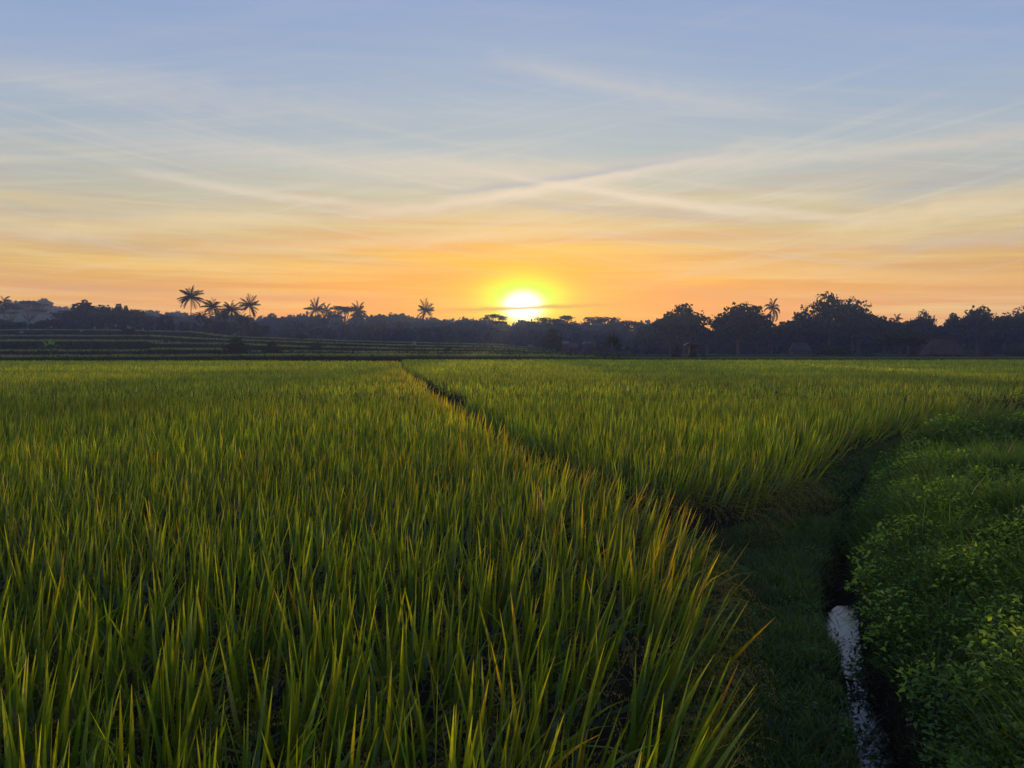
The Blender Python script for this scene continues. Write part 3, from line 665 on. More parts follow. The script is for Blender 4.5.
TREES = [
 # palms
 ('palmC', 4, 299, 190, 20, 'small dark palm cut off by the left edge of the treeline', 'palm', PG),
 ('palmA', 190, 292, 172, 29, 'tallest palm with a wide star shaped crown above the left terraces', 'palm', PG),
 ('palmB', 211, 303, 178, 26, 'drooping palm just right of the tallest palm', 'palm', PG),
 ('palmB', 233, 306, 182, 28, 'shaggy palm half sunk in the trees left of the second star crowned palm', 'palm', PG),
 ('palmD', 253, 300, 176, 24, 'second star crowned palm, standing clear left of the rounded far tree', 'palm', PG),
 ('palmD', 312, 304, 190, 21, 'thick crowned palm at the left of the central palm cluster', 'palm', PG),
 ('palmC', 328, 307, 194, 18, 'slim palm second from left in the central palm cluster', 'palm', PG),
 ('palmB', 358, 307, 188, 21, 'long trunked palm at the right of the central palm cluster', 'palm', PG),
 ('palmD', 424, 305, 196, 20, 'solitary palm with ragged crown rising between central cluster and the sun', 'palm', PG),
 ('palmC', 773, 303, 190, 19, 'lone palm with hanging fronds between the two big round trees', 'palm', PG),
 ('palmB', 380, 322, 168, 18, 'low palm hidden against the trees left of the solitary ragged palm', 'palm', PG),
 ('palmB', 401, 323, 172, 20, 'low palm directly left below the solitary ragged palm', 'palm', PG),
 ('palmB', 345, 326, 170, 20, 'squat dark palm under the umbrella tree of the central cluster', 'palm', PG),
 ('palmB', 200, 314, 176, 24, 'low dark palm squeezed between the tallest and the drooping palm', 'palm', PG),
 ('palmB', 244, 317, 180, 24, 'low palm with hanging fronds left below the second star palm', 'palm', PG),
 ('palmB', 222, 312, 186, 22, 'mid height palm between the drooping and the shaggy palm', 'palm', PG),
 ('palmB', 322, 318, 180, 20, 'lower palm beneath the slim palm of the central cluster', 'palm', PG),
 ('palmB', 168, 316, 184, 26, 'low shaggy palm left of the tallest palm', 'palm', PG),
 ('palmB', 627, 325, 168, 20, 'thin grey palm right of the dark pointed banana clump', 'palm', PG),
 ('palmC', 895, 317, 175, 14, 'tiny palm top poking above the trees left of the tiled house', 'palm', PG),
 ('palmB', 478, 333, 165, 20, 'faint little palm in the haze left of the sun', 'palm', PG),
 # left side
 ('umbA', 30, 300, 260, 30, 'flat topped umbrella tree on the blue ridge near the left edge', T),
 ('umbB', 12, 304, 240, 20, 'smaller umbrella tree on the blue ridge beside the edge palm', T),
 ('roundC', 12, 322, 172, 24, 'round dark green tree on the top terrace at far left', T),
 ('roundA', 54, 326, 186, 22, 'low dark tree at the foot of the blue ridge', T),
 ('roundB', 85, 302, 205, 38, 'broad dark tree where the left grove begins', T),
 ('tall', 86, 299, 200, 16, 'narrow spiky treetop sticking out of the left grove', T),
 ('roundD', 106, 305, 202, 34, 'rounded tree in the middle of the left grove', T),
 ('tall', 120, 303, 200, 16, 'tall knob topped tree rising from the left grove', T),
 ('tall', 127, 305, 204, 10, 'slim twin treetop right of the knob topped tree', T),
 ('roundB', 137, 309, 206, 30, 'tree closing the right end of the left grove', T),
 ('roundC', 68, 318, 198, 28, 'shorter tree at the left end of the left grove', T),
 ('roundC', 272, 313, 240, 18, 'rounded hazy tree with a square knob top right of the second star palm', T),
 ('roundA', 290, 317, 230, 26, 'hazy tree between the rounded knob tree and the central palms', T),
 ('umbC', 345, 305, 196, 40, 'wide umbrella tree between the palms of the central cluster', T),
 ('roundD', 382, 316, 240, 40, 'wide hazy dome tree left of the solitary ragged palm', T),
 ('umbB', 394, 313, 238, 14, 'small flat treetop on the wide hazy dome tree', T),
 ('roundA', 430, 320, 235, 34, 'hazy tree behind the solitary ragged palm', T),
 ('roundC', 458, 322, 240, 30, 'hazy round tree left of the umbrella tree by the sun', T),
 ('umbA', 494, 313.5, 215, 26, 'flat umbrella tree silhouetted immediately left of the sun', T),
 ('roundA', 480, 322, 225, 24, 'soft dark tree under the left umbrella tree by the sun', T),
 ('roundB', 522, 325, 215, 34, 'low tree straight below the setting sun', T),
 ('umbB', 545, 317, 205, 34, 'spreading tree touching the right edge of the sun', T),
 ('umbC', 566, 314.5, 210, 26, 'airy flat tree second to the right of the sun', T),
 ('umbA', 600, 316, 200, 40, 'broad lacy umbrella tree between the sun and the pale gap', T),
 ('umbB', 626, 320, 196, 34, 'umbrella tree sloping down to the pale gap right of the sun', T),
 ('roundB', 570, 325, 216, 40, 'dense tree under the airy flat trees right of the sun', T),
 ('roundC', 606, 328, 205, 44, 'wide dark tree beneath the broad lacy umbrella tree', T),
 # right side
 ('roundA', 656, 320, 200, 30, 'lower tree at the left foot of the double lobed tree', T),
 ('roundC', 670, 311, 172, 26, 'left lobe tree of the pair behind the shrine', T),
 ('roundB', 684, 302.5, 170, 36, 'tall domed tree rising right behind the small shrine', T),
 ('roundA', 706, 327, 172, 26, 'low tree in the dip between the two domed trees', T),
 ('roundD', 738, 303, 160, 52, 'broad round black tree right of the shrine', T),
 ('umbC', 757, 304, 162, 16, 'thin wispy treetop at right shoulder of the broad black tree', T),
 ('roundA', 772, 328, 172, 26, 'low tree under the lone hanging palm', T),
 ('roundB', 800, 311, 165, 36, 'rounded tree left of the highest tree', T),
 ('airy', 829, 291, 160, 42, 'highest tree with sky showing through its open crown', T),
 ('airy', 852, 296, 162, 32, 'open crowned tree leaning against the right of the highest tree', T),
 ('roundD', 858, 312, 160, 46, 'dense tree under the open crowned trees', T),
 ('roundC', 884, 319, 165, 36, 'flat topped tree right of the highest pair', T),
 ('roundA', 908, 320, 172, 30, 'tree with bluish crown above the dark bushy tree', T),
 ('airy', 924, 309, 172, 20, 'small tree with loose tuft crown behind the tiled house', T),
 ('roundB', 922, 318, 172, 36, 'round tree behind the ridge of the tiled house', T),
 ('tall', 953, 312, 168, 20, 'upright tree just right of the tiled house', T),
 ('roundD', 977, 306, 162, 36, 'large domed tree between the tiled house and the right edge', T),
 ('roundC', 962, 319, 165, 36, 'dense tree filling in below the large domed tree', T),
 ('roundB', 1004, 315, 162, 34, 'lower tree between the large domed tree and the edge tree', T),
 ('airy', 1022, 305, 160, 34, 'leafy tree cut off by the right edge', T),
 # nearer small ones
 ('roundC', 900, 328, 112, 36, 'dark bushy tree standing in front, left of the tiled house', T),
]
for t in TREES: place(*t)
BG = 'bushes along the far field edge'
for b in [('bush', 237, 337, 92, 28, 'dark round bush at the terrace foot left of centre', 'bush'),
          ('bush', 272, 341, 95, 22, 'flat bluish bush right of the dark round bush', 'bush', BG),
          ('bush', 258, 328, 170, 14, 'small green tree bush under the second star palm', 'bush', BG),
          ('bush', 268, 327, 170, 11, 'narrow green bush right of the one under the second star palm', 'bush', BG),
          ('bush', 302, 334, 160, 16, 'umbrella shaped bush on the top terrace', 'bush', BG),
          ('bush', 288, 333, 165, 14, 'little green bush left of the umbrella shaped bush', 'bush', BG),
          ('bush', 552, 328, 130, 22, 'orange tinted bush below the right rim of the sun', 'bush', BG),
          ('bush', 835, 345, 118, 42, 'wide green bush at the field edge under the highest tree', 'bush', BG),
          ('bush', 868, 351, 110, 18, 'small low bush at the field edge left of the dark bushy tree', 'bush', BG),
          ('bush', 1016, 343, 120, 26, 'green bush at the field edge by the right frame edge', 'bush', BG),
          ('bush', 129, 335, 140, 16, 'low green shrub on the middle of the left terraces', 'bush', BG),
          ('redbush', 677, 343, 88, 17, 'reddish leafed shrub immediately left of the shrine', 'shrub'),
          ('redbush', 704, 353, 87, 14, 'low brownish shrub immediately right of the shrine', 'shrub'),
          ('redbush', 914, 347, 98, 18, 'rusty red shrub at the left corner of the tiled house', 'shrub'),
          ('redbush', 988, 347, 100, 16, 'small dark red shrub between the house and right edge', 'shrub')]:
    a = list(b)+([None] if len(b) == 7 else []); place(*a, zb=(None if b[3] > 125 else (0.2 if b[1] > 500 else .6)))

for b in [('bush', 68, 346, 99, 14, 'small rounded shrub on the lowest left terrace right of the banana plant', 'bush', BG),
          ('bush', 316, 342, 117, 18, 'low spreading shrub on a terrace under the central palm cluster', 'bush', BG),
          ('bush', 447, 347, 112, 16, 'little shrub on the terrace edge right of the post with pale cloth', 'bush', BG)]:
    place(*b, zb=float(ter_z(1 if b[3] < 110 else 2, b[1]))-1.1)
# banana plants
def banana(u, vt, vb, d, label, n=9, spread=1.0, col=(.05,.12,.025), wd=.15):
    b = at(u, vb, d); H = at(u, vt, d).z-b.z
    r = empty('banana_plant', b, label, 'banana plant')
    g = G(); g.tube(np.array([(0,0,-.3),(0,0,H*.25),(0.03,0,H*.5)]), np.array([.12,.10,.06])*H/3, 8, col=(.07,.09,.03)); g.obj('trunk', M_grass, r, True)
    g = G(); az = np.arange(n)*2.4+.3; lean = np.linspace(.05, 1.0*spread, n); L = np.full(n, H*.62)
    V, Q, cc = blades(np.c_[np.full(n,.03), np.zeros(n), H*np.linspace(.42, .42 if n < 20 else .06, n)], az, lean, np.linspace(.2,1.2,n), L, np.full(n, H*wd), az+PI/2, np.tile(np.array(col)*.8, (n,1)), np.tile(col, (n,1)), S=8, fold=.3, prof=.4)
    # ribbons faced across the leaf
    g.add(V, Q, col=cc); g.obj('leaf_crown', M_grass, r)
banana(50, 339, 358, 88, 'bright green banana plant in front of the lowest left terrace', n=12, col=(.16,.36,.06))
banana(612, 333, 359, 86, 'dark pointed banana clump at the far edge of the right paddy', n=34, spread=1.1, col=(.018,.035,.012), wd=.24)
banana(597, 345, 359, 87, 'low banana sprout left of the dark pointed banana clump', n=12, spread=1.5, col=(.018,.035,.012), wd=.3)
banana(628, 346, 359, 87, 'low banana sprout right of the dark pointed banana clump', n=12, spread=1.5, col=(.018,.035,.012), wd=.3)
banana(972, 349, 359, 90, 'pale green young plant right of the tiled house', n=7, col=(.07,.13,.05))

# far woods that read as one mass
def woods(name, label, spec):
    g = G()
    for (u0, u1, d0, d1, vprof, n, q) in spec:
        pr = np.array(vprof)
        for _ in range(n):
            u = rng.uniform(u0, u1); d = rng.uniform(d0, d1)
            vt = np.interp(u, pr[:,0], pr[:,1])+rng.uniform(-2, 7)-(rng.random() < .12)*rng.uniform(0, 4); tnc = rng.uniform(.35, 2.2)
            b = at(u, 348, d); zb = float(far_z(np.array([b.x]), np.array([d]))[0]); top = at(u, vt, d).z
            H = max(top-zb, 3); W = H*rng.uniform(.45,1.1)
            lumps = [(b.x+rng.normal(0,.2)*W, d+rng.normal(0,.2)*W, zb+H*f, W*s, W*s, H*s*.7) for f, s in ((.25,.45),(.5,.42),(.72,.33),(.84,.2),(.6,.35))]
            lump_leaves(g, lumps, q, .0115*d**.75, (.028*tnc,.045*tnc,.018*tnc), fill=.45)
    tag(g.obj(name, M_tree), label, 'woods', kind='stuff')
woods('ridge_woods', 'blue hazy wooded ridge at far left behind the terraces', [
    (-150, 210, 430, 560, [(-150,300),(0,303),(30,303),(45,303),(70,307),(100,310),(140,311),(165,313),(210,318)], 190, 560)])
woods('distant_woods', 'hazy unbroken woodland behind the palms and umbrella trees in the middle', [
    (150, 660, 320, 520, [(150,314),(200,314),(260,316),(330,315),(400,314),(440,319),(520,322),(600,322),(640,321),(660,322)], 250, 460)])
woods('woodland_understory', 'dense dark undergrowth of the treeline at the back of the terraces', [
    (-120, 270, 182, 215, [(-120,330),(60,328),(150,322),(270,324)], 90, 420), (270, 660, 220, 290, [(270,322),(420,328),(660,332)], 120, 380)])
woods('dark_woodland', 'dense dark woodland forming the right part of the treeline', [
    (640, 1180, 176, 210, [(640,328),(700,330),(760,326),(800,320),(860,314),(905,324),(940,326),(990,318),(1024,318),(1180,310)], 210, 520)])

# ------------------------------------------------------------------ terrace rice and edge grass
def terrace_grass():
    g = G()
    for k, (d, pr) in enumerate(TER):
        N = 9000; u = np.minimum(rng.uniform(-150, 600, N), 600-np.abs(rng.normal(0,60,N))); y = d+rng.exponential(3.0, N); x = (u-512)/F*y
        s = x/(12+.95*d); wob = 1.2*fbm((s*(12+.95*d))*.05, x*0+k*7, 50+k)*2
        y = y+wob; z = ter_z(k, 512+F*x/d)
        hgt = .18+.16*vnoise(x*.3, y*.3, 55)
        c1 = np.array([.30,.36,.10])*rng.uniform(.6,1.4,(N,1))  # pale edge grass, its sunlit look put into the colour
        V, Q, cc = blades(np.c_[x, y, z-.03], rng.uniform(0,6.28,N), rng.uniform(0,.4,N), rng.uniform(0,.5,N), hgt*rng.uniform(.6,1.3,N), np.full(N, .0009*d), rng.uniform(0,6.28,N), c1*.6, c1, S=2)
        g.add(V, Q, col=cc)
    pk = None
    for k, (d, pr) in enumerate(TER):
        N = 7000; u = np.minimum(rng.uniform(-150, 640, N), 640-np.abs(rng.normal(0,50,N))); x = (u-512)/F*d
        wob = 1.2*fbm(x*.05, x*0+k*7, 50+k)*2; z1 = ter_z(k, u); z0 = ter_z(k-1, u) if k else z1*0+.1
        cl = fbm(x*.25, x*0+k*3, 77+k); keep = rng.random(N) < .55+.8*cl
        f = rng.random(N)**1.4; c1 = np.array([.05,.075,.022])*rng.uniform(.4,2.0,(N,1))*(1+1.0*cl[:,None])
        V, Q, cc = blades(np.c_[x, d-.55+wob+.3*f, z0+(z1-z0)*f*.9][keep], rng.uniform(3.6,5.8,keep.sum()), rng.uniform(.2,.8,keep.sum()), rng.uniform(0,.9,keep.sum()), rng.uniform(.2,.6,keep.sum()), np.full(keep.sum(), .0012*d), rng.uniform(0,6.28,keep.sum()), c1[keep]*.6, c1[keep], S=2)
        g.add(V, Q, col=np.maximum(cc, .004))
    return g.obj('terrace_grass', M_grass)
tag(terrace_grass(), 'pale green rice and grass along the terrace steps at left', 'grass', kind='stuff')

# ------------------------------------------------------------------ bird flags on the terraces
M_cloth = solid_mat('white_cloth', (.42,.42,.42), (.3,.3,.3), 8)
M_wood = solid_mat('dark_wood', (.07,.05,.04), scale=6, bump=.3)
def flag(u, vt, vb, d, label, thick=1.0):
    b = at(u, vb, d); H = at(u, vt, d).z-b.z
    r = empty('scare_flag', b, label, 'flag', 'cloths on posts in the terraces')
    g = G(); g.tube(np.array([(0,0,-.4),(0,0,H*.5),(.02,0,H)]), np.array([.05,.045,.035])*thick, 6); g.obj('post', M_wood, r)
    nx, nz = 6, 6; V = []; 
    for i in range(nx+1):
        for j in range(nz+1):
            s = i/nx; t = j/nz; w = (.10+.10*t)*thick
            V.append(((s-.4)*w*2, .05*math.sin(s*9+t*3)+.03, H-.02-t*H*.42))
    Q = [[i*(nz+1)+j, i*(nz+1)+j+1, (i+1)*(nz+1)+j+1, (i+1)*(nz+1)+j] for i in range(nx) for j in range(nz)]
    o = mesh_obj('cloth', V, Q, M_cloth, r); so = o.modifiers.new('thick', 'SOLIDIFY'); so.thickness = .01
flag(414, 341, 351, 116, 'pale cloth on a dark post standing alone on the terrace below the solitary palm', 1.6)
flag(234.5, 333, 338, 150, 'white cloth on a post just above the dark round bush', 1.2)
flag(106.5, 327, 331, 165, 'tiny pale cloth on a post below the middle of the left grove', 1.0)
flag(142.5, 327.5, 334, 160, 'pale cloth on a short post below the right end of the left grove', 1.1)
flag(51, 326, 330.5, 166, 'tiny pale cloth on a post below the left ridge', 1.0)
flag(81, 330, 333.5, 150, 'small white cloth low on the terrace left of the grove middle', 1.4)
flag(21, 331, 335, 150, 'whitish cloth beside the round tree at far left', 2.2)

# ------------------------------------------------------------------ shrine
M_stone = solid_mat('dark_stone', (.03,.028,.027), scale=5, bump=.5)
M_thatch = solid_mat('black_thatch', (.014,.013,.012), scale=10, bump=.6)
def shrine():
    b = at(692.5, 348, 86); b.z = .28
    r = empty('shrine', b, 'small dark roofed shrine standing at the far edge of the right paddy', 'shrine')
    G().box((0,0,.25), (.62,.62,.35), top=.92).box((0,0,.66), (.5,.5,.06)).obj('plinth', M_stone, r)
    G().box((0,0,1.25), (.34,.34,.53), top=.92).box((0,0,1.82), (.44,.44,.05)).box((0,-.35,1.35), (.14,.04,.3)).obj('body', M_stone, r)
    g = G()
    prof = [(.80,1.86),(.84,1.92),(.60,2.10),(.34,2.28),(.16,2.42),(.10,2.46)]
    V = [];  
    for w, z in prof: V += [(-w,-w,z),(w,-w,z),(w,w,z),(-w,w,z)]
    Q = [[i*4+j, i*4+(j+1)%4, i*4+4+(j+1)%4, i*4+4+j] for i in range(len(prof)-1) for j in range(4)]+[[3,2,1,0]]
    g.add(V, Q); g.obj('roof', M_thatch, r)
    t = np.array([(0,0,2.44),(0,0,2.52),(0,0,2.58),(0,0,2.66),(0,0,2.74),(0,0,2.8)]); G().tube(t, np.array([.12,.08,.13,.14,.07,.01]), 8).obj('finial', M_stone, r)
    for sx in (-1, 1):
        for sy in (-1, 1):
            G().box((sx*.40, sy*.40, 1.25), (.035,.035,.58)).obj('post', M_wood, r)
shrine()

# ------------------------------------------------------------------ buildings
M_wall = solid_mat('weathered_plaster', (.08,.075,.07), scale=2, bump=.1)
M_glass = solid_mat('dark_window', (.02,.02,.025), rough=.2)
M_tin = solid_mat('pale_tin_roof', (.10,.105,.115), (.07,.075,.08), 2, rough=.35)
def tile_mat():
    m, nt, N, L = new_mat('clay_tiles'); out = N.new('ShaderNodeOutputMaterial'); p = N.new('ShaderNodeBsdfPrincipled'); p.inputs['Roughness'].default_value = .85
    tc = N.new('ShaderNodeTexCoord'); w = N.new('ShaderNodeTexWave'); w.inputs['Scale'].default_value = 2.2; w.bands_direction = 'X'; w.inputs['Distortion'].default_value = .6
    nz = N.new('ShaderNodeTexNoise'); nz.inputs['Scale'].default_value = 1.2; nz.inputs['Detail'].default_value = 6
    L.new(tc.outputs['Object'], w.inputs['Vector']); L.new(tc.outputs['Object'], nz.inputs['Vector'])
    r = N.new('ShaderNodeValToRGB'); r.color_ramp.elements[0].color = (.03,.018,.015,1); r.color_ramp.elements[1].color = (.085,.042,.03,1); r.color_ramp.elements[0].position = .3; r.color_ramp.elements[1].position = .7
    L.new(nz.outputs['Fac'], r.inputs[0]); L.new(r.outputs[0], p.inputs['Base Color'])
    b = N.new('ShaderNodeBump'); b.inputs['Strength'].default_value = .8; b.inputs['Distance'].default_value = .06; L.new(w.outputs['Fac'], b.inputs['Height']); L.new(b.outputs[0], p.inputs['Normal'])
    L.new(p.outputs[0], out.inputs['Surface']); return m
M_tile = tile_mat()
def house(u, d, wpx, v_ridge, v_eave, label, roofm, wallm, cat='house', name='house', depth=.7, zb=.3, hip=True, nwin=3):
    b = at(u, 348, d); zr = at(u, v_ridge, d).z-zb; ze = at(u, v_eave, d).z-zb; W = wpx/F*d; D = W*depth
    r = empty(name, (b.x, d, zb), label, cat, rz=rng.uniform(-.12,.12))
    hw, hd = W*.5*.86, D*.5*.82
    G().box((0,0,ze*.5-.2), (hw,hd,ze*.5+.2)).obj('wall', wallm, r)
    W2, D2 = W/2, D/2; rl = W2*(.62 if hip else 1.0)
    e = ze-.12
    V = [(-W2,-D2,e),(W2,-D2,e),(W2,D2,e),(-W2,D2,e),(-rl,0,zr),(rl,0,zr),(-W2,-D2,e-.12),(W2,-D2,e-.12),(W2,D2,e-.12),(-W2,D2,e-.12)]
    rf = mesh_obj('roof', V, [[0,1,5,4],[2,3,4,5],[6,7,1,0],[7,8,2,1],[8,9,3,2],[9,6,0,3],[9,8,7,6]], roofm, r, tris=[[1,2,5],[3,0,4]])
    G().box((0,0,zr+.03), (rl+.05,.13,.09)).obj('ridge_cap', roofm, rf)
    for i in range(nwin):
        x = (i-(nwin-1)/2)*hw*1.3/max(nwin-1,1)
        f = G().box((x,-hd-.02,ze*.55), (.5,.03,.55)).obj('window', M_wood, r)
        G().box((x,-hd-.055,ze*.55), (.42,.012,.47)).obj('pane', M_glass, f)
    for i in range(5):
        x = -W2*.9+i*W2*.45
        G().box((x,-D2*.94,ze*.5-.25), (.07,.07,ze*.5+.12)).obj('post', M_wood, r)
    return r
house(943, 104, 35, 338, 353.5, 'long low house with brown tiled hip roof behind the paddy at right', M_tile, M_wall)
house(800, 140, 19, 341.5, 350, 'hazy dark house half hidden under the trees left of the highest tree', M_tin if False else solid_mat('dark_grey_roof', (.02,.02,.023), scale=2), M_wall, nwin=2)
house(573, 128, 12, 341, 346.5, 'small pale walled hut right of the long tin roof', solid_mat('dark_roof', (.10,.08,.09), scale=3), solid_mat('pale_wall', (.09,.09,.09), scale=2), name='hut', cat='hut', nwin=1)
house(566, 150, 22, 341, 343.5, 'long low shed with a pale tin roof right of the sun', M_tin, M_wall, name='shed', cat='shed', nwin=2)
house(588, 145, 9, 341, 343, 'short shed with pale tin roof right of the small hut', M_tin, M_wall, name='shed', cat='shed', nwin=1)

# ------------------------------------------------------------------ sky
SUN_AZ = math.atan((523-512)/F); SUN_EL = R(2.7)
def build_world():
    w = bpy.data.worlds.new("World"); scene.world = w; w.use_nodes = True
    nt = w.node_tree; N = nt.nodes; L = nt.links; N.clear()
    out = N.new('ShaderNodeOutputWorld'); bg = N.new('ShaderNodeBackground'); L.new(bg.outputs[0], out.inputs['Surface'])
    def val(x):
        return x
    def M(op, a, b=None, c=None):
        n = N.new('ShaderNodeMath'); n.operation = op
        for i, x in enumerate((a, b, c)):
            if x is None: continue
            if isinstance(x, (int, float)): n.inputs[i].default_value = x
            else: L.new(x, n.inputs[i])
        return n.outputs[0]
    def ramp(x, stops, interp='LINEAR'):
        r = N.new('ShaderNodeValToRGB'); cr = r.color_ramp; cr.interpolation = interp
        while len(cr.elements) < len(stops): cr.elements.new(0.5)
        for e, (p, c) in zip(cr.elements, stops):
            e.position = p; e.color = (*c, 1)
        L.new(x, r.inputs[0]); return r.outputs[0]
    def mix(f, a, b, mode='MIX'):
        n = N.new('ShaderNodeMix'); n.data_type = 'RGBA'; n.blend_type = mode; n.clamp_factor = True
        for s, x in ((n.inputs[0], f), (n.inputs[6], a), (n.inputs[7], b)):
            if isinstance(x, (int, float)): s.default_value = x
            elif isinstance(x, tuple): s.default_value = (*x, 1)
            else: L.new(x, s)
        return n.outputs[2]
    def srgb(r, g, b, k=1.0):
        f = lambda c: ((c/255+.055)/1.055)**2.4 if c > 10 else c/255/12.92
        return (f(r)*k, f(g)*k, f(b)*k)
    tc = N.new('ShaderNodeTexCoord'); sp = N.new('ShaderNodeSeparateXYZ'); L.new(tc.outputs['Generated'], sp.inputs[0])
    x, y, z = sp.outputs
    el = M('MULTIPLY', M('ARCSINE', z), 180/PI)               # degrees
    az = M('MULTIPLY', M('ARCTAN2', x, y), 180/PI)
    daz = M('SUBTRACT', az, math.degrees(SUN_AZ))
    e = M('DIVIDE', M('MAXIMUM', el, 0.0), 60.0)
    near = [(0,(250,130,0)),(2,(255,150,0)),(4,(252,164,0)),(6.2,(246,184,40)),(8.5,(222,194,122)),(11,(200,198,170)),(14,(180,193,194)),(18,(162,182,204)),(24,(140,166,208)),(34,(112,142,196)),(60,(84,112,170))]
    away = [(0,(206,136,92)),(2,(220,154,78)),(4,(222,166,66)),(6.2,(212,178,98)),(8.5,(196,182,146)),(11,(178,182,174)),(14,(164,180,194)),(18,(150,172,206)),(24,(132,158,208)),(34,(106,134,192)),(60,(80,106,166))]
    back = [(0,(120,118,140)),(4,(150,138,158)),(10,(168,150,168)),(18,(140,150,185)),(30,(110,132,182)),(60,(80,104,162))]
    cv = lambda st: [(p/60, srgb(*c)) for p, c in st]
    cn = ramp(e, cv(near)); ca = ramp(e, cv(away)); cb = ramp(e, cv(back))
    ad = M('ABSOLUTE', daz)
    f1 = M('POWER', 2.718, M('MULTIPLY', M('POWER', M('DIVIDE', daz, 24.0), 2.0), -1.0))
    c = mix(f1, ca, cn)
    fb = N.new('ShaderNodeMapRange'); fb.inputs[1].default_value = 50; fb.inputs[2].default_value = 140; L.new(ad, fb.inputs[0]); c = mix(fb.outputs[0], c, cb)
    # cirrus: a cloud layer laid out on a plane overhead, stretched by the wind
    den = M('ADD', M('MAXIMUM', z, 0.0), 0.045)
    px = M('DIVIDE', x, den); py = M('DIVIDE', y, den)
    def streak(ang, sx, sy, scale, detail, lo, hi, seed):
        ca_, sa_ = math.cos(ang), math.sin(ang)
        a = M('ADD', M('MULTIPLY', px, ca_*sx), M('MULTIPLY', py, sa_*sx)); b = M('ADD', M('MULTIPLY', px, -sa_*sy), M('MULTIPLY', py, ca_*sy))
        cb_ = N.new('ShaderNodeCombineXYZ'); L.new(a, cb_.inputs[0]); L.new(b, cb_.inputs[1]); cb_.inputs[2].default_value = seed
        nz = N.new('ShaderNodeTexNoise'); nz.inputs['Scale'].default_value = scale; nz.inputs['Detail'].default_value = detail; nz.inputs['Roughness'].default_value = .55; nz.inputs['Distortion'].default_value = .3
        L.new(cb_.outputs[0], nz.inputs['Vector'])
        mr = N.new('ShaderNodeMapRange'); mr.interpolation_type = 'SMOOTHSTEP'; mr.inputs[1].default_value = lo; mr.inputs[2].default_value = hi; L.new(nz.outputs['Fac'], mr.inputs[0])
        return mr.outputs[0]
    s1 = streak(.25, .35, 1.6, 1.1, 5, .42, .75, 1.0)
    s2 = streak(-.30, .30, 2.2, 1.3, 4, .48, .78, 5.0)
    s3 = streak(.05, .25, 1.2, .9, 6, .38, .70, 9.0)
    low = N.new('ShaderNodeMapRange'); low.inputs[1].default_value = 25; low.inputs[2].default_value = 3; low.inputs[3].default_value = .25; low.inputs[4].default_value = 1.0; L.new(el, low.inputs[0])
    light = mix(f1, tuple(v*1.1 for v in srgb(210,208,204)), tuple(v*1.1 for v in srgb(228,216,190)))
    lightlow = mix(f1, srgb(238,190,128), srgb(255,200,80))
    hl = N.new('ShaderNodeMapRange'); hl.inputs[1].default_value = 9; hl.inputs[2].default_value = 4; L.new(el, hl.inputs[0])
    light = mix(hl.outputs[0], light, lightlow)
    c = mix(M('MULTIPLY', M('MULTIPLY', s1, low.outputs[0]), .20), c, light)
    c = mix(M('MULTIPLY', M('MULTIPLY', s2, low.outputs[0]), .16), c, light)
    s4 = streak(.12, .45, 5.0, 1.5, 7, .40, .72, 13.0); c = mix(M('MULTIPLY', M('MULTIPLY', s4, low.outputs[0]), .14), c, light)
    dark = mix(hl.outputs[0], srgb(158,168,186), mix(f1, srgb(205,140,105), srgb(236,140,40)))
    c = mix(M('MULTIPLY', M('MULTIPLY', s3, low.outputs[0]), .26), c, dark)
    cbl = N.new('ShaderNodeCombineXYZ'); L.new(M('MULTIPLY', az, .035), cbl.inputs[0]); L.new(M('ADD', M('MULTIPLY', el, .85), M('MULTIPLY', az, .012)), cbl.inputs[1])
    nl = N.new('ShaderNodeTexNoise'); nl.inputs['Scale'].default_value = 1.3; nl.inputs['Detail'].default_value = 5; nl.inputs['Roughness'].default_value = .6; nl.inputs['Distortion'].default_value = .6; L.new(cbl.outputs[0], nl.inputs['Vector'])
    lo_ = N.new('ShaderNodeMapRange'); lo_.inputs[1].default_value = 14; lo_.inputs[2].default_value = 5; L.new(el, lo_.inputs[0])
    ml = N.new('ShaderNodeMapRange'); ml.inputs[1].default_value = .5; ml.inputs[2].default_value = .75; L.new(nl.outputs['Fac'], ml.inputs[0])
    md = N.new('ShaderNodeMapRange'); md.inputs[1].default_value = .5; md.inputs[2].default_value = .28; L.new(nl.outputs['Fac'], md.inputs[0])
    c = mix(M('MULTIPLY', M('MULTIPLY', ml.outputs[0], lo_.outputs[0]), .7), c, mix(f1, srgb(244,208,130), srgb(255,222,96)))
    c = mix(M('MULTIPLY', M('MULTIPLY', md.outputs[0], lo_.outputs[0]), .7), c, mix(f1, srgb(200,150,96), srgb(240,146,8)))
    # crossing fans of thin ice trails
    def trails(th, seed, lo, hi, amp, col, fr=1.35):
        nonlocal c
        a = M('ADD', M('MULTIPLY', az, math.cos(th)*.028), M('MULTIPLY', el, math.sin(th)*.028)); b = M('ADD', M('MULTIPLY', az, -math.sin(th)*fr), M('MULTIPLY', el, math.cos(th)*fr))
        cb3 = N.new('ShaderNodeCombineXYZ'); L.new(a, cb3.inputs[0]); L.new(b, cb3.inputs[1]); cb3.inputs[2].default_value = seed
        n3 = N.new('ShaderNodeTexNoise'); n3.inputs['Scale'].default_value = 1.0; n3.inputs['Detail'].default_value = 4; n3.inputs['Roughness'].default_value = .6; n3.inputs['Distortion'].default_value = .25; L.new(cb3.outputs[0], n3.inputs['Vector'])
        m3 = N.new('ShaderNodeMapRange'); m3.interpolation_type = 'SMOOTHSTEP'; m3.inputs[1].default_value = lo; m3.inputs[2].default_value = hi; L.new(n3.outputs['Fac'], m3.inputs[0])
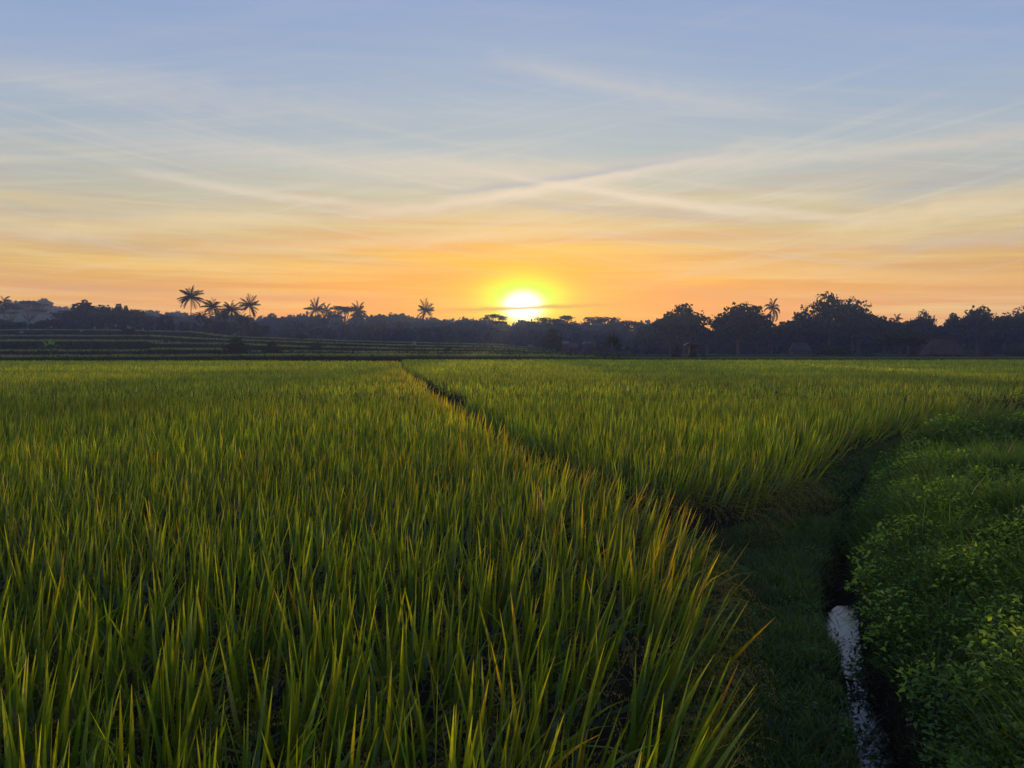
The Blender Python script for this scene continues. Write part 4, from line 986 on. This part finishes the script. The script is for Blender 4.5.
        e1 = N.new('ShaderNodeMapRange'); e1.inputs[1].default_value = 3; e1.inputs[2].default_value = 8; L.new(el, e1.inputs[0]); e2 = N.new('ShaderNodeMapRange'); e2.inputs[1].default_value = 20; e2.inputs[2].default_value = 11; e2.inputs[3].default_value = .12; L.new(el, e2.inputs[0])
        c = mix(M('MULTIPLY', M('MULTIPLY', m3.outputs[0], M('MULTIPLY', e1.outputs[0], e2.outputs[0])), amp), c, col)
    trails(R(9), 2.0, .50, .74, .32, srgb(226,216,200))
    trails(R(-10), 7.0, .50, .74, .30, srgb(226,214,196))
    trails(R(-6), 11.0, .52, .75, .34, srgb(150,168,190), .7)
    trails(R(14), 17.0, .54, .76, .28, srgb(232,222,200), 1.3)
    # long contrail-like streaks, each a band between two sky directions (az, el in degrees)
    def band(u0, v0, u1, v1, width, amp, col, skew=1.0):
        nonlocal c
        a0 = math.degrees(math.atan((u0-512)/F)); a1 = math.degrees(math.atan((u1-512)/F))
        e0 = math.degrees(math.atan((348-v0)/math.hypot(F, u0-512))); e1 = math.degrees(math.atan((348-v1)/math.hypot(F, u1-512)))
        dx, dy = a1-a0, e1-e0; ln = math.hypot(dx, dy); dx /= ln; dy /= ln
        A = M('SUBTRACT', az, a0); E = M('SUBTRACT', el, e0)
        t = M('DIVIDE', M('ADD', M('MULTIPLY', A, dx), M('MULTIPLY', E, dy)), ln)
        nzc = N.new('ShaderNodeTexNoise'); nzc.inputs['Scale'].default_value = .5; nzc.inputs['Detail'].default_value = 3
        cb_ = N.new('ShaderNodeCombineXYZ'); L.new(az, cb_.inputs[0]); cb_.inputs[1].default_value = u0*.1; L.new(cb_.outputs[0], nzc.inputs['Vector'])
        q = M('ADD', M('ADD', M('MULTIPLY', A, -dy), M('MULTIPLY', E, dx)), M('MULTIPLY', M('SUBTRACT', nzc.outputs['Fac'], .5), width*1.2))
        q = M('DIVIDE', q, width*.72)
        body = M('POWER', 2.718, M('MULTIPLY', M('MULTIPLY', q, q), -1.0))
        tt = M('SUBTRACT', M('MULTIPLY', t, 2.0), 1.0)
        along = M('MAXIMUM', M('SUBTRACT', 1.0, M('POWER', M('ABSOLUTE', tt), 3.0)), 0.0)
        nz = N.new('ShaderNodeTexNoise'); nz.inputs['Scale'].default_value = .9; nz.inputs['Detail'].default_value = 5; cb2 = N.new('ShaderNodeCombineXYZ'); L.new(M('MULTIPLY', t, 6), cb2.inputs[0]); L.new(M('MULTIPLY', q, .8), cb2.inputs[1]); cb2.inputs[2].default_value = v0
        L.new(cb2.outputs[0], nz.inputs['Vector'])
        f = M('MULTIPLY', M('MULTIPLY', body, along), M('MULTIPLY', M('ADD', nz.outputs['Fac'], .25), amp))
        c = mix(f, c, col)
    pale = srgb(228,212,190, 1.08); warm = srgb(236,212,165, 1.05); grey = srgb(160,172,190); blu = srgb(176,186,198)
    band(330, 222, 790, 140, .55, 0.88, pale)
    band(400, 200, 760, 146, .30, 0.74, grey)
    band(470, 172, 860, 222, .40, 0.68, pale)
    band(560, 186, 780, 222, .40, 0.68, pale)
    band(120, 172, 420, 214, .45, 0.57, pale)
    band(60, 130, 640, 172, 1.1, 0.38, pale)
    band(640, 170, 1080, 128, .7, 0.47, pale)
    band(800, 232, 1100, 186, 1.0, 0.74, srgb(236,214,168))
    band(820, 206, 1120, 150, .8, 0.47, grey)
    band(860, 250, 1120, 228, .7, 0.61, srgb(196,184,168))
    band(480, 62, 800, 118, .9, 0.30, pale)
    band(-60, 60, 420, 120, 1.4, 0.22, pale)
    band(-80, 236, 330, 214, 1.0, 0.47, warm)
    band(150, 252, 620, 226, .6, 0.54, warm)
    band(-60, 283, 420, 300, .5, 0.47, srgb(206,150,110))
    band(40, 262, 480, 272, .45, 0.61, srgb(250,205,110))
    band(560, 262, 1080, 282, .5, 0.54, srgb(240,196,120))
    band(600, 292, 1080, 296, .45, 0.41, srgb(214,160,110))
    # glow round the sun
    def gauss(ax, ex, eoff, p=1.0):
        a = M('POWER', M('ABSOLUTE', M('DIVIDE', daz, ax)), 2.0); b = M('POWER', M('ABSOLUTE', M('DIVIDE', M('SUBTRACT', el, eoff), ex)), 2.0)
        return M('POWER', 2.718, M('MULTIPLY', M('POWER', M('ADD', a, b), p), -1.0))
    c = mix(M('MULTIPLY', gauss(15, 5.5, 1.0), .75), c, srgb(255,160,0))
    c = mix(M('MULTIPLY', gauss(6, 3.0, 3.2), .8), c, srgb(255,205,0))
    c = mix(M('MULTIPLY', gauss(2.9, 1.55, 3.75, 1.3), M('ADD', .75, M('MULTIPLY', nl.outputs['Fac'], .6))), c, (.58, 1.15, 0.0))
    wisp = streak(0.0, .5, 1.5, 2.2, 5, .35, .75, 3.0)
    c = mix(M('MULTIPLY', gauss(1.3, .92, 3.1, 1.4), M('ADD', .55, M('MULTIPLY', nl.outputs['Fac'], 1.0))), c, (2.4, 2.4, 2.0))
    # thin dark streak crossing the sun
    nzs = N.new('ShaderNodeTexNoise'); nzs.inputs['Scale'].default_value = .6; cbs = N.new('ShaderNodeCombineXYZ'); L.new(az, cbs.inputs[0]); L.new(cbs.outputs[0], nzs.inputs['Vector'])
    q = M('DIVIDE', M('SUBTRACT', M('SUBTRACT', el, 2.95), M('ADD', M('MULTIPLY', daz, .035), M('MULTIPLY', M('SUBTRACT', nzs.outputs['Fac'], .5), .3))), .17)
    st = M('MULTIPLY', M('POWER', 2.718, M('MULTIPLY', M('MULTIPLY', q, q), -1.0)), gauss(9, 99, 3))
    c = mix(M('MULTIPLY', st, .9), c, (.60,.33,.0))
    # the physical sky underneath
    ns = N.new('ShaderNodeTexSky'); ns.sky_type = 'NISHITA'; ns.sun_disc = False; ns.sun_elevation = SUN_EL; ns.sun_rotation = SUN_AZ; ns.air_density = 1.2; ns.dust_density = 2.0
    pth = M('MINIMUM', 650.0, M('DIVIDE', 36.0, M('MAXIMUM', z, .01)))
    gain = M('POWER', 2.718, M('MULTIPLY', pth, HAZE*.92))
    gm = N.new('ShaderNodeVectorMath'); gm.operation = 'SCALE'; L.new(c, gm.inputs[0]); L.new(M('MULTIPLY', gain, 1/SKY_S), gm.inputs['Scale']); c10 = gm.outputs[0]
    c10 = mix(NISH, c10, ns.outputs[0])
    L.new(c10, bg.inputs['Color']); bg.inputs['Strength'].default_value = SKY_S
HAZE = 0.0009; SKY_S = 0.10; NISH = 0.08
build_world()

sd = bpy.data.lights.new('sun', 'SUN'); sd.energy = 3.4; sd.angle = R(.6); sd.color = (1.0, .66, .26)
so = bpy.data.objects.new('sun', sd); C.objects.link(so)
dirv = Vector((math.sin(SUN_AZ)*math.cos(SUN_EL), math.cos(SUN_AZ)*math.cos(SUN_EL), math.sin(SUN_EL)))
so.rotation_euler = dirv.to_track_quat('Z', 'Y').to_euler(); so.location = (0, 0, 80)

# ------------------------------------------------------------------ haze
def haze():
    m, nt, N, L = new_mat('haze'); out = N.new('ShaderNodeOutputMaterial'); v = N.new('ShaderNodeVolumePrincipled')
    v.inputs['Color'].default_value = (.40,.53,.92,1); v.inputs['Density'].default_value = HAZE; v.inputs['Anisotropy'].default_value = .3
    L.new(v.outputs[0], out.inputs['Volume'])
    g = G().box((0, 310, 18), (640, 335, 20.5)); o = g.obj('haze', m); tag(o, 'thin blue morning haze filling the air over the fields', 'haze', kind='stuff')
haze()

# ------------------------------------------------------------------ render
scene.render.engine = 'CYCLES'
cy = scene.cycles
cy.use_denoising = True; cy.max_bounces = 6; cy.diffuse_bounces = 3; cy.glossy_bounces = 2; cy.transmission_bounces = 3; cy.volume_bounces = 0
cy.sample_clamp_indirect = 3.0
vs = scene.view_settings; vs.view_transform = 'Standard'; vs.look = 'None'; vs.exposure = 0.0; vs.gamma = 1.0; vs.use_curve_mapping = False
